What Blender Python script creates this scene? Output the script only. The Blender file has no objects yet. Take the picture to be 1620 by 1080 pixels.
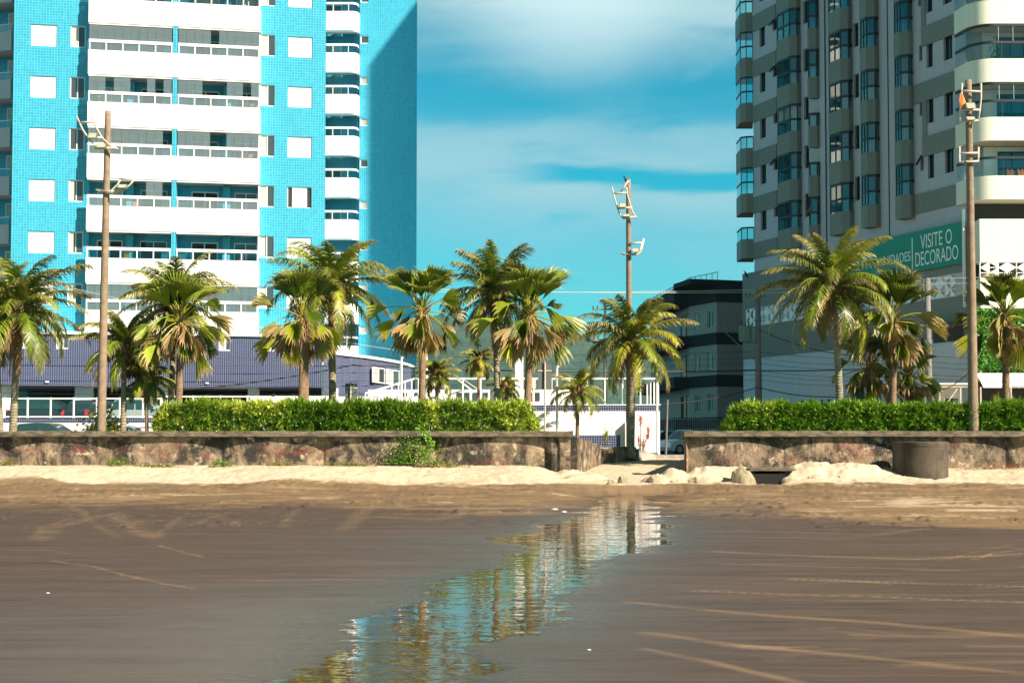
import bpy, bmesh, math, random
import numpy as np
from mathutils import Vector, Matrix
R = math.radians
SC = bpy.context.scene
COL = SC.collection
random.seed(7)

# ------------------------------------------------------------------ camera, world, sun
F = 2000.0; PITCH = R(2.06); H = 1.6; CY = 631.0      # focal length and optical centre in photo pixels
cd = bpy.data.cameras.new('camera'); cam = bpy.data.objects.new('camera', cd); COL.objects.link(cam)
cam.location = (0, 0, H); cam.rotation_euler = (R(90) + PITCH, 0, 0)
cd.sensor_width = 36; cd.lens = F / 1620 * 36; cd.shift_y = (CY - 540) / 1620
cd.clip_start = 0.1; cd.clip_end = 20000
SC.camera = cam
SC.view_settings.view_transform = 'Standard'; SC.view_settings.look = 'None'
SC.view_settings.exposure = 1.2; SC.view_settings.gamma = 1
SUNDIR = Vector((-1.335, 1.0, -1.668 * math.tan(R(36)))).normalized()
sl = bpy.data.lights.new('sun', 'SUN'); sl.energy = 5.0; sl.angle = R(0.5); sl.color = (1, .87, .70)
so = bpy.data.objects.new('sun', sl); COL.objects.link(so); so.location = (40, -30, 60)
so.rotation_euler = SUNDIR.to_track_quat('-Z', 'Y').to_euler()

W = bpy.data.worlds.new('World'); SC.world = W; W.use_nodes = True
def world():
    nt = W.node_tree; N = nt.nodes; L = nt.links; N.clear()
    def n(t, **k):
        x = N.new(t)
        for a, b in k.items(): setattr(x, a, b)
        return x
    def m(op, a, b=None, c=None):
        x = n('ShaderNodeMath', operation=op)
        for i, v in enumerate((a, b, c)):
            if v is None: continue
            if isinstance(v, (int, float)): x.inputs[i].default_value = v
            else: L.new(v, x.inputs[i])
        return x.outputs[0]
    sky = n('ShaderNodeTexSky', sky_type='NISHITA', sun_disc=False)
    sky.sun_elevation = R(36); sky.sun_rotation = math.atan2(-SUNDIR.x, -SUNDIR.y)
    sky.air_density = 1.0; sky.dust_density = .6; sky.ozone_density = 2.5
    tc = n('ShaderNodeTexCoord'); sp = n('ShaderNodeSeparateXYZ'); L.new(tc.outputs['Generated'], sp.inputs[0])
    # wispy, horizontally stretched cloud layers
    mp = n('ShaderNodeMapping'); mp.inputs['Scale'].default_value = (3.0, 3.0, 11.0); mp.inputs['Rotation'].default_value = (0, R(5), 0)
    L.new(tc.outputs['Generated'], mp.inputs[0])
    ns = n('ShaderNodeTexNoise'); ns.inputs['Scale'].default_value = 1.6; ns.inputs['Detail'].default_value = 9; ns.inputs['Roughness'].default_value = .56
    ns.inputs['Distortion'].default_value = .35
    L.new(mp.outputs[0], ns.inputs[0])
    mp2 = n('ShaderNodeMapping'); mp2.inputs['Scale'].default_value = (6, 6, 34); mp2.inputs['Location'].default_value = (1.3, 4.2, .7); mp2.inputs['Rotation'].default_value = (0, R(3), 0)
    L.new(tc.outputs['Generated'], mp2.inputs[0])
    n2 = n('ShaderNodeTexNoise'); n2.inputs['Scale'].default_value = 1.3; n2.inputs['Detail'].default_value = 6; n2.inputs['Roughness'].default_value = .5
    L.new(mp2.outputs[0], n2.inputs[0])
    zz = m('ADD', sp.outputs[2], m('MULTIPLY', m('SUBTRACT', ns.outputs[0], .5), .10))
    zz = m('ADD', zz, m('MULTIPLY', sp.outputs[0], .10))
    rp = n('ShaderNodeValToRGB'); L.new(zz, rp.inputs[0]); cr = rp.color_ramp; cr.interpolation = 'B_SPLINE'
    pts = [(0, .30), (.08, .14), (.13, .20), (.18, .40), (.212, .74), (.240, .66), (.258, .10), (.285, .0), (.300, .30), (.322, .62), (.345, 1.0), (.42, .9), (.5, .3), (1, .1)]
    while len(cr.elements) > 1: cr.elements.remove(cr.elements[0])
    cr.elements[0].position = 0; cr.elements[0].color = (pts[0][1],) * 3 + (1,)
    for p, v in pts[1:]:
        e = cr.elements.new(p); e.color = (v, v, v, 1)
    # darker streak through the lower cloud, on the right
    st = n('ShaderNodeMapRange'); st.interpolation_type = 'SMOOTHSTEP'
    tilt = m('ADD', sp.outputs[2], m('MULTIPLY', sp.outputs[0], .075))
    L.new(m('ABSOLUTE', m('SUBTRACT', m('ADD', tilt, m('MULTIPLY', m('SUBTRACT', n2.outputs[0], .5), .035)), .2130)), st.inputs[0])
    st.inputs['From Min'].default_value = .004; st.inputs['From Max'].default_value = .016; st.inputs['To Min'].default_value = 1; st.inputs['To Max'].default_value = 0
    sx = n('ShaderNodeMapRange'); sx.interpolation_type = 'SMOOTHSTEP'; L.new(sp.outputs[0], sx.inputs[0])
    sx.inputs['From Min'].default_value = -.02; sx.inputs['From Max'].default_value = .05
    streak = m('MULTIPLY', st.outputs[0], sx.outputs[0])
    sk2 = n('ShaderNodeMapRange'); L.new(n2.outputs[0], sk2.inputs[0]); sk2.inputs['From Min'].default_value = .60; sk2.inputs['From Max'].default_value = .72
    sk2.inputs['To Max'].default_value = .4
    keep = m('SUBTRACT', 1.0, m('MINIMUM', m('ADD', m('MULTIPLY', streak, .95), sk2.outputs[0]), 1.0))
    mask = m('MULTIPLY', rp.outputs[0], keep)
    mask = m('MULTIPLY', mask, m('ADD', .70, m('MULTIPLY', ns.outputs[0], .6)))
    tint = n('ShaderNodeMix', data_type='RGBA', blend_type='MULTIPLY'); tint.inputs[0].default_value = 1
    L.new(sky.outputs[0], tint.inputs[6]); tint.inputs[7].default_value = SKYTINT
    mx = n('ShaderNodeMix', data_type='RGBA'); L.new(mask, mx.inputs[0]); L.new(tint.outputs[2], mx.inputs[6]); mx.inputs[7].default_value = CLOUDCOL
    ds = n('ShaderNodeVectorMath', operation='DISTANCE'); L.new(tc.outputs['Generated'], ds.inputs[0]); ds.inputs[1].default_value = (.048, .93, .365)
    gw = n('ShaderNodeMapRange'); gw.interpolation_type = 'SMOOTHSTEP'; L.new(m('ADD', ds.outputs['Value'], m('MULTIPLY', m('SUBTRACT', ns.outputs[0], .5), .05)), gw.inputs[0]); gw.inputs['From Min'].default_value = .02; gw.inputs['From Max'].default_value = .125; gw.inputs['To Min'].default_value = .60; gw.inputs['To Max'].default_value = 0
    mg = n('ShaderNodeMix', data_type='RGBA'); L.new(gw.outputs[0], mg.inputs[0]); L.new(mx.outputs[2], mg.inputs[6]); mg.inputs[7].default_value = (6.6, 8.2, 8.5, 1); mx = mg     # a brighter patch of cloud
    dk = n('ShaderNodeMapRange'); dk.interpolation_type = 'SMOOTHSTEP'; L.new(sp.outputs[2], dk.inputs[0]); dk.inputs['From Min'].default_value = .36; dk.inputs['From Max'].default_value = .7
    dk.inputs['To Min'].default_value = 1; dk.inputs['To Max'].default_value = .10      # unseen upper sky dimmed to weaken its fill light
    dm2 = n('ShaderNodeMix', data_type='RGBA', blend_type='MULTIPLY'); dm2.inputs[0].default_value = 1; L.new(mx.outputs[2], dm2.inputs[6]); L.new(dk.outputs[0], dm2.inputs[7])
    bg = n('ShaderNodeBackground'); L.new(dm2.outputs[2], bg.inputs[0]); bg.inputs[1].default_value = .055
    out = n('ShaderNodeOutputWorld'); L.new(bg.outputs[0], out.inputs[0])
SKYTINT = (.0, 1.08, 1.02, 1)
CLOUDCOL = (3.5, 5.5, 6.0, 1)
world()

# ------------------------------------------------------------------ pixel helpers (photo pixels -> world points on real surfaces)
_s, _c = math.sin(PITCH), math.cos(PITCH)
def ray(x, y):
    u = (x - 810) / F; v = (CY - y) / F
    return Vector((u, _c - v * _s, _s + v * _c))
def at(x, y, Y):
    d = ray(x, y); return Vector((0, 0, H)) + d * (Y / d.y)
def atz(x, y, Z):
    d = ray(x, y); return Vector((0, 0, H)) + d * ((Z - H) / d.z)

# ------------------------------------------------------------------ materials
def mat(name, col=(.5, .5, .5), rough=.7, metal=0, spec=.5):
    m = bpy.data.materials.new(name); m.use_nodes = True
    b = m.node_tree.nodes['Principled BSDF']
    b.inputs['Base Color'].default_value = (*col, 1); b.inputs['Roughness'].default_value = rough
    b.inputs['Metallic'].default_value = metal; b.inputs['Specular IOR Level'].default_value = spec
    return m
class NG:
    def __init__(s, m): s.m = m; s.nt = m.node_tree; s.N = s.nt.nodes; s.L = s.nt.links; s.b = s.N.get('Principled BSDF')
    def n(s, t, **k):
        x = s.N.new(t)
        for a, b in k.items(): setattr(x, a, b)
        return x
    def sock(s, v, i):
        if isinstance(v, (int, float)): i.default_value = v
        elif isinstance(v, (tuple, list)): i.default_value = (*v, 1) if len(v) == 3 and i.type == 'RGBA' else v
        else: s.L.new(v, i)
    def math(s, op, a, b=None, c=None, clamp=False):
        x = s.n('ShaderNodeMath', operation=op, use_clamp=clamp)
        for i, v in enumerate((a, b, c)):
            if v is not None: s.sock(v, x.inputs[i])
        return x.outputs[0]
    def noise(s, scale, detail=4, rough=.55, vec=None, dist=0, stretch=None):
        x = s.n('ShaderNodeTexNoise'); x.inputs['Scale'].default_value = scale; x.inputs['Detail'].default_value = detail
        x.inputs['Roughness'].default_value = rough; x.inputs['Distortion'].default_value = dist
        v = vec or s.pos()
        if stretch:
            mp = s.n('ShaderNodeMapping'); mp.inputs['Scale'].default_value = stretch; s.L.new(v, mp.inputs[0]); v = mp.outputs[0]
        s.L.new(v, x.inputs[0]); return x.outputs[0]
    def pos(s):
        if not hasattr(s, '_g'): s._g = s.n('ShaderNodeNewGeometry')
        return s._g.outputs['Position']
    def geo(s): s.pos(); return s._g
    def ramp(s, v, pts):
        r = s.n('ShaderNodeValToRGB'); s.L.new(v, r.inputs[0]); cr = r.color_ramp
        while len(cr.elements) > 1: cr.elements.remove(cr.elements[0])
        for i, (p, c) in enumerate(pts):
            e = cr.elements[0] if i == 0 else cr.elements.new(p)
            e.position = p; e.color = (*c, 1) if isinstance(c, (tuple, list)) else (c, c, c, 1)
        return r.outputs[0]
    def mix(s, f, a, b, bt='MIX'):
        x = s.n('ShaderNodeMix', data_type='RGBA', blend_type=bt); s.sock(f, x.inputs[0]); s.sock(a, x.inputs[6]); s.sock(b, x.inputs[7]); return x.outputs[2]
    def bump(s, h, strength=.3, dist=.02, normal=None):
        x = s.n('ShaderNodeBump'); x.inputs['Strength'].default_value = strength; x.inputs['Distance'].default_value = dist
        s.sock(h, x.inputs['Height'])
        if normal is not None: s.L.new(normal, x.inputs['Normal'])
        s.L.new(x.outputs[0], s.b.inputs['Normal']); return x.outputs[0]
    def color(s, c): s.sock(c, s.b.inputs['Base Color'])
    def rough(s, r): s.sock(r, s.b.inputs['Roughness'])

def speckle(name, col, amt=.25, scale=3, rough=.8, bump=.2, streak=0, fine=30):
    m = mat(name, col, rough); g = NG(m)
    a = g.noise(scale, 6, .6)
    lo = tuple(c * (1 - amt) for c in col); hi = tuple(min(1, c * (1 + amt * .6)) for c in col)
    c = g.mix(g.ramp(a, [(.3, 0.), (.7, 1.)]), lo, hi)
    if streak:
        st = g.noise(1.0, 4, .6, stretch=(5, 5, .35))
        c = g.mix(g.ramp(st, [(.52, 0.), (.72, streak)]), c, tuple(x * .35 for x in col))
    g.color(c)
    if bump: g.bump(g.noise(fine, 5, .6), bump, .01)
    return m

def tile_mat(name, col, grout, size, gf=.12, var=.12, rough=.3, big=0):
    m = mat(name, col, rough); g = NG(m); geo = g.geo()
    cr = g.n('ShaderNodeVectorMath', operation='CROSS_PRODUCT'); cr.inputs[0].default_value = (0, 0, 1)
    g.L.new(geo.outputs['True Normal'], cr.inputs[1])
    nm = g.n('ShaderNodeVectorMath', operation='NORMALIZE'); g.L.new(cr.outputs[0], nm.inputs[0])
    dt = g.n('ShaderNodeVectorMath', operation='DOT_PRODUCT'); g.L.new(nm.outputs[0], dt.inputs[0]); g.L.new(geo.outputs['Position'], dt.inputs[1])
    sp = g.n('ShaderNodeSeparateXYZ'); g.L.new(geo.outputs['Position'], sp.inputs[0])
    sz = size if isinstance(size, tuple) else (size, size)
    u = g.math('DIVIDE', dt.outputs['Value'], sz[0]); v = g.math('DIVIDE', sp.outputs[2], sz[1])
    fu = g.math('FRACT', u); fv = g.math('FRACT', v)
    gm = g.math('MAXIMUM', g.math('LESS_THAN', fu, gf), g.math('LESS_THAN', fv, gf))
    cb = g.n('ShaderNodeCombineXYZ'); g.L.new(g.math('FLOOR', u), cb.inputs[0]); g.L.new(g.math('FLOOR', v), cb.inputs[1])
    wn = g.n('ShaderNodeTexWhiteNoise'); g.L.new(cb.outputs[0], wn.inputs[0])
    big_n = g.noise(.35, 3, .5)
    lo = tuple(c * (1 - var) for c in col); hi = tuple(min(1, c * (1 + var)) for c in col)
    c = g.mix(wn.outputs[0], lo, hi)
    c = g.mix(g.ramp(big_n, [(.35, 0.), (.7, .25)]), c, tuple(x * .8 for x in col))
    st = g.noise(1.0, 4, .6, stretch=(4, 4, .3))
    c = g.mix(g.ramp(st, [(.55, 0.), (.75, .25)]), c, tuple(x * .6 for x in col))
    c = g.mix(gm, c, grout); g.color(c)
    g.rough(g.math('ADD', g.math('MULTIPLY', gm, .5), rough, clamp=True))
    return m

def glass_mat(name, tint=(.75, .9, .92), base=.12):
    m = bpy.data.materials.new(name); m.use_nodes = True; nt = m.node_tree; N = nt.nodes; L = nt.links; N.clear()
    tr = N.new('ShaderNodeBsdfTransparent'); tr.inputs[0].default_value = (*tint, 1)
    gl = N.new('ShaderNodeBsdfGlossy'); gl.inputs['Roughness'].default_value = .03; gl.inputs[0].default_value = (.8, .85, .85, 1)
    lw = N.new('ShaderNodeLayerWeight'); lw.inputs[0].default_value = .35
    ad = N.new('ShaderNodeMath'); ad.operation = 'MULTIPLY_ADD'; L.new(lw.outputs['Fresnel'], ad.inputs[0]); ad.inputs[1].default_value = .8; ad.inputs[2].default_value = base
    ad.use_clamp = True
    mx = N.new('ShaderNodeMixShader'); L.new(ad.outputs[0], mx.inputs[0]); L.new(tr.outputs[0], mx.inputs[1]); L.new(gl.outputs[0], mx.inputs[2])
    o = N.new('ShaderNodeOutputMaterial'); L.new(mx.outputs[0], o.inputs[0]); return m

def leaf_mat(name, rough=.45, trans=.35, mult=1.0):
    m = bpy.data.materials.new(name); m.use_nodes = True; g = NG(m)
    at_ = g.n('ShaderNodeAttribute', attribute_name='Col')
    c = g.mix(g.ramp(g.noise(2.5, 3, .6), [(.3, 0.), (.7, 1.)]), g.mix(1.0, at_.outputs[0], (.72 * mult,) * 3, 'MULTIPLY'), g.mix(1.0, at_.outputs[0], (1.15 * mult,) * 3, 'MULTIPLY'))
    g.color(c); g.rough(rough); g.b.inputs['Specular IOR Level'].default_value = .35
    tl = g.n('ShaderNodeBsdfTranslucent'); g.L.new(g.mix(1.0, c, (1.25, 1.2, .5), 'MULTIPLY'), tl.inputs[0])
    mx = g.n('ShaderNodeMixShader'); mx.inputs[0].default_value = trans
    g.L.new(g.b.outputs[0], mx.inputs[1]); g.L.new(tl.outputs[0], mx.inputs[2])
    out = g.N['Material Output']; g.L.new(mx.outputs[0], out.inputs[0]); return m

M = {}
M['blue_tile'] = tile_mat('blue_tile', (.022, .32, .47), (.11, .45, .59), .152, .17, .14, .32)
M['purple_tile'] = tile_mat('indigo_tile', (.014, .020, .085), (.20, .22, .31), .118, .20, .30, .25)
M['white_render'] = speckle('white_render', (.80, .79, .76), .08, .6, .75, .05, .30)
M['white_paint'] = speckle('white_paint', (.80, .80, .79), .05, 2, .45, 0)
M['shutter'] = tile_mat('white_shutter', (.84, .84, .83), (.72, .72, .72), (50, .06), .12, .02, .5)
M['white_tile'] = tile_mat('white_tile', (.80, .79, .77), (.62, .61, .59), (.25, .12), .08, .05, .4)
M['grey_tile'] = tile_mat('grey_tile', (.36, .30, .27), (.22, .19, .175), .15, .16, .12, .45)
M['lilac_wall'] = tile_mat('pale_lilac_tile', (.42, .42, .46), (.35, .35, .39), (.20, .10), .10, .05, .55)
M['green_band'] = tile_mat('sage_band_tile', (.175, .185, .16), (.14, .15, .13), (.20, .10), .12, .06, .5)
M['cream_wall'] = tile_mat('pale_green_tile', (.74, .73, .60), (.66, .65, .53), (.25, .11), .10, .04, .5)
M['base_pale'] = tile_mat('pale_base_tile', (.50, .53, .58), (.43, .46, .50), (.20, .10), .10, .05, .5)
M['dark_frame'] = mat('dark_frame', (.010, .014, .018), .4)
M['dark_glass'] = mat('dark_glass', (.012, .018, .02), .06, 0, .8)
M['pane'] = mat('pane', (.05, .06, .065), .05, 0, .8)
M['curtain'] = speckle('curtain', (.45, .46, .42), .15, 3, .8, 0)
M['glass'] = glass_mat('clear_glass', (.90, .95, .94), .02)
def pale_mix_glass(name, tint, pale_mix, f):
    m = glass_mat(name, tint, .10); nt = m.node_tree; df = nt.nodes.new('ShaderNodeBsdfDiffuse'); df.inputs[0].default_value = (*pale_mix, 1)
    o = next(n for n in nt.nodes if n.type == 'OUTPUT_MATERIAL'); src = o.inputs[0].links[0].from_socket; mx = nt.nodes.new('ShaderNodeMixShader'); mx.inputs[0].default_value = f
    nt.links.new(src, mx.inputs[1]); nt.links.new(df.outputs[0], mx.inputs[2]); nt.links.new(mx.outputs[0], o.inputs[0]); return m
M['glass_teal'] = glass_mat('teal_glass', (.22, .62, .62), .16)
M['glass_pale'] = pale_mix_glass('painted_pale_glass', (.88, .92, .90), (.42, .47, .48), .24)  # grey diffuse mixed in paints the pale sunlit look of the glass
M['dark_in'] = speckle('painted_dark_interior', (.035, .033, .032), .3, 1, .8, 0)  # near-black: the shade of rooms and recesses is put into the colour
M['door_brown'] = speckle('room_wall', (.42, .40, .36), .2, 1, .8, 0)
M['concrete'] = speckle('concrete', (.34, .31, .27), .35, 2.5, .9, .4, .5)
M['pole_concrete'] = speckle('pole_concrete', (.24, .17, .115), .28, 5, .9, .5, 0, 60)
M['pole_grey'] = speckle('grey_pole_concrete', (.17, .155, .145), .3, 5, .9, .4)
M['galv'] = speckle('galvanised', (.55, .47, .38), .25, 8, .5, 0)
M['lamp_body'] = speckle('lamp_body', (.16, .15, .12), .2, 6, .5, 0)
M['lamp_glass'] = mat('lamp_glass', (.35, .38, .28), .15)
M['cable'] = mat('cable', (.015, .015, .017), .6)
M['cable_pale'] = mat('aluminium_cable', (.45, .42, .38), .5)
M['black_band'] = tile_mat('black_tile_band', (.010, .012, .016), (.02, .022, .026), .15, .1, .1, .8)
M['soil'] = speckle('soil', (.10, .07, .045), .4, 4, .95, .5)
M['sign_green'] = speckle('sign_green', (.0, .23, .17), .08, 1.5, .6, 0)
M['letter'] = mat('letter_paint', (.72, .80, .74), .5)
M['tyre'] = mat('tyre', (.02, .02, .02), .8)
M['rim'] = mat('rim', (.45, .45, .45), .3, .8)
M['car_glass'] = mat('car_glass', (.02, .04, .045), .04, 0, .9)
M['red_lamp'] = mat('red_lens', (.5, .02, .02), .2)
M['head_lamp'] = mat('headlamp_lens', (.7, .7, .68), .15)
M['feather'] = mat('black_feather', (.01, .01, .012), .6)
M['skin'] = mat('skin', (.30, .14, .09), .6)
M['orange'] = mat('orange_cloth', (.75, .22, .03), .7)
M['terracotta'] = mat('terracotta', (.45, .17, .09), .8)
M['asphalt'] = speckle('asphalt', (.06, .06, .06), .25, 1.2, .9, .3)
M['leaf'] = leaf_mat('palm_leaf', .36, .22, 1.35)
M['hedge_leaf'] = leaf_mat('strap_leaf', .4, .25, 1.45)
M['dead_leaf'] = leaf_mat('dry_leaf', .85, .15, 1.0)

def trunk_mat(name, a, b, ring=9):
    m = mat(name, a, .9); g = NG(m); sp = g.n('ShaderNodeSeparateXYZ'); g.L.new(g.pos(), sp.inputs[0])
    nz = g.noise(3, 4, .6); w = g.math('SINE', g.math('MULTIPLY', g.math('ADD', sp.outputs[2], g.math('MULTIPLY', nz, .12)), ring * 6.28))
    c = g.mix(g.ramp(g.noise(6, 5, .65), [(.3, 0.), (.7, 1.)]), a, b)
    c = g.mix(g.ramp(w, [(.1, 0.), (.95, .16)]), c, tuple(x * .4 for x in a)); g.color(c)
    g.bump(g.math('ADD', w, g.noise(25, 4, .6)), .5, .02); return m
M['trunk_pale'] = trunk_mat('pale_ringed_bark', (.14, .115, .075), (.36, .30, .20))
M['trunk_brown'] = trunk_mat('brown_fibrous_bark', (.16, .095, .055), (.32, .20, .12), 13)

def seawall_mat():
    m = mat('stained_seawall', (.4, .35, .27), .95); g = NG(m)
    base = g.mix(g.ramp(g.noise(1.1, 6, .65), [(.3, 0.), (.65, 1.)]), (.11, .075, .048), (.38, .275, .175))
    moss = g.noise(1.0, 9, .74, stretch=(1, 1, .8), dist=.5)
    mk = g.ramp(moss, [(.455, 0.), (.56, 1.)])
    c = g.mix(mk, base, (.035, .030, .024))
    st = g.noise(2.2, 6, .7, stretch=(2, 2, .5)); c = g.mix(g.ramp(st, [(.52, 0.), (.66, .8)]), c, (.05, .042, .035))
    pal = g.noise(2.6, 6, .65); c = g.mix(g.ramp(pal, [(.58, 0.), (.68, .75)]), c, (.60, .50, .36))
    red = g.noise(.8, 5, .6, stretch=(1, 1, 2.2), dist=.3); r2 = g.noise(7, 4, .6)
    rm = g.math('MULTIPLY', g.ramp(red, [(.55, 0.), (.64, .85)]), g.ramp(r2, [(.44, 0.), (.62, .85)]))
    c = g.mix(rm, c, (.22, .045, .035)); g.color(c)
    g.bump(g.math('ADD', g.noise(5, 8, .7), g.math('MULTIPLY', g.noise(22, 6, .7), .5)), .9, .06); return m
M['seawall'] = seawall_mat()
def cap_mat():
    m = mat('weathered_capping', (.2, .18, .14), .95); g = NG(m)
    c = g.mix(g.ramp(g.noise(3, 7, .7, stretch=(1, 1, 3)), [(.35, 0.), (.65, 1.)]), (.045, .038, .028), (.21, .165, .11))
    g.color(c); g.bump(g.noise(14, 6, .7), .7, .03); return m
M['cap'] = cap_mat()

# ------------------------------------------------------------------ mesh builder, tagging
ORG = {}
class MB:
    def __init__(s): s.v = []; s.f = []; s.mi = []; s.cols = []; s.cur = 0; s.c = None; s.smooth = False
    def face(s, pts, col=None):
        i = len(s.v); s.v.extend([tuple(p) for p in pts]); s.f.append(tuple(range(i, i + len(pts)))); s.mi.append(s.cur)
        s.cols.append(col or s.c or (1, 1, 1))
    def add(s, pts, faces, col=None):
        i = len(s.v); s.v.extend([tuple(p) for p in pts])
        for f in faces: s.f.append(tuple(i + k for k in f)); s.mi.append(s.cur); s.cols.append(col or s.c or (1, 1, 1))
    def hexa(s, P): s.add(P, [(0, 3, 2, 1), (4, 5, 6, 7), (0, 1, 5, 4), (1, 2, 6, 5), (2, 3, 7, 6), (3, 0, 4, 7)])
    def box(s, x0, x1, y0, y1, z0, z1):
        s.hexa([(x0, y0, z0), (x1, y0, z0), (x1, y1, z0), (x0, y1, z0), (x0, y0, z1), (x1, y0, z1), (x1, y1, z1), (x0, y1, z1)])
    def bar(s, a, b, w, h=None, up=(0, 0, 1)):
        a = Vector(a); b = Vector(b); h = h or w; d = (b - a).normalized(); up = Vector(up)
        if abs(d.dot(up)) > .98: up = Vector((1, 0, 0))
        sd = d.cross(up).normalized() * w / 2; u2 = sd.cross(d).normalized() * h / 2
        P = [a - sd - u2, a + sd - u2, a + sd + u2, a - sd + u2, b - sd - u2, b + sd - u2, b + sd + u2, b - sd + u2]
        s.add(P, [(0, 1, 2, 3), (7, 6, 5, 4), (0, 4, 5, 1), (1, 5, 6, 2), (2, 6, 7, 3), (3, 7, 4, 0)])
    def tube(s, path, rad, n=8, caps=True):
        path = [Vector(p) for p in path]; k = len(path)
        if isinstance(rad, (int, float)): rad = [rad] * k
        rings = []
        ref = Vector((1, 0, .1)).normalized()
        for i, p in enumerate(path):
            d = (path[min(i + 1, k - 1)] - path[max(i - 1, 0)]).normalized()
            if abs(d.dot(ref)) > .9: ref = Vector((0, 1, 0.1)).normalized()
            a = d.cross(ref).normalized(); b = d.cross(a).normalized(); ref = b.cross(d).normalized() if False else ref
            rings.append([p + a * math.cos(6.28318 * j / n) * rad[i] + b * math.sin(6.28318 * j / n) * rad[i] for j in range(n)])
        P = [q for r in rings for q in r]; fs = []
        for i in range(k - 1):
            for j in range(n): fs.append((i * n + j, i * n + (j + 1) % n, (i + 1) * n + (j + 1) % n, (i + 1) * n + j))
        if caps: fs.append(tuple(range(n))[::-1]); fs.append(tuple((k - 1) * n + j for j in range(n)))
        s.add(P, fs)
    def prism(s, poly, z0, z1):
        n = len(poly); s.add([(p[0], p[1], z0) for p in poly] + [(p[0], p[1], z1) for p in poly],
            [tuple(range(n))[::-1], tuple(range(n, 2 * n))] + [(i, (i + 1) % n, n + (i + 1) % n, n + i) for i in range(n)])
    def build(s, name, mats, parent=None, loc=None, smooth=False, colors=False):
        org = ORG[parent] if parent is not None else Vector(loc or (0, 0, 0))
        me = bpy.data.meshes.new(name)
        me.from_pydata([(v[0] - org.x, v[1] - org.y, v[2] - org.z) for v in s.v], [], s.f)
        if not isinstance(mats, (list, tuple)): mats = [mats]
        for m_ in mats: me.materials.append(M[m_] if isinstance(m_, str) else m_)
        if len(mats) > 1: me.polygons.foreach_set('material_index', s.mi)
        if colors:
            ca = me.color_attributes.new('Col', 'FLOAT_COLOR', 'CORNER')
            arr = np.ones((len(me.loops), 4), dtype=np.float32); k = 0
            lens = [len(f) for f in s.f]; arr[:, :3] = np.repeat(np.array(s.cols, dtype=np.float32), lens, axis=0)
            ca.data.foreach_set('color', arr.ravel())
        if smooth: me.polygons.foreach_set('use_smooth', [True] * len(me.polygons))
        me.update()
        o = bpy.data.objects.new(name, me); COL.objects.link(o); ORG[o] = org
        if parent is not None: o.parent = parent
        else: o.location = org
        return o
def tag(o, label=None, cat=None, group=None, kind=None):
    if label: o['label'] = label
    if cat: o['category'] = cat
    if group: o['group'] = group
    if kind: o['kind'] = kind
    return o
def empty(name, loc, label, cat, group=None):
    o = bpy.data.objects.new(name, None); COL.objects.link(o); o.location = loc; ORG[o] = Vector(loc); o.empty_display_size = .2
    return tag(o, label, cat, group)
def sub(name, parent, at_=None):
    pass

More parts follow.
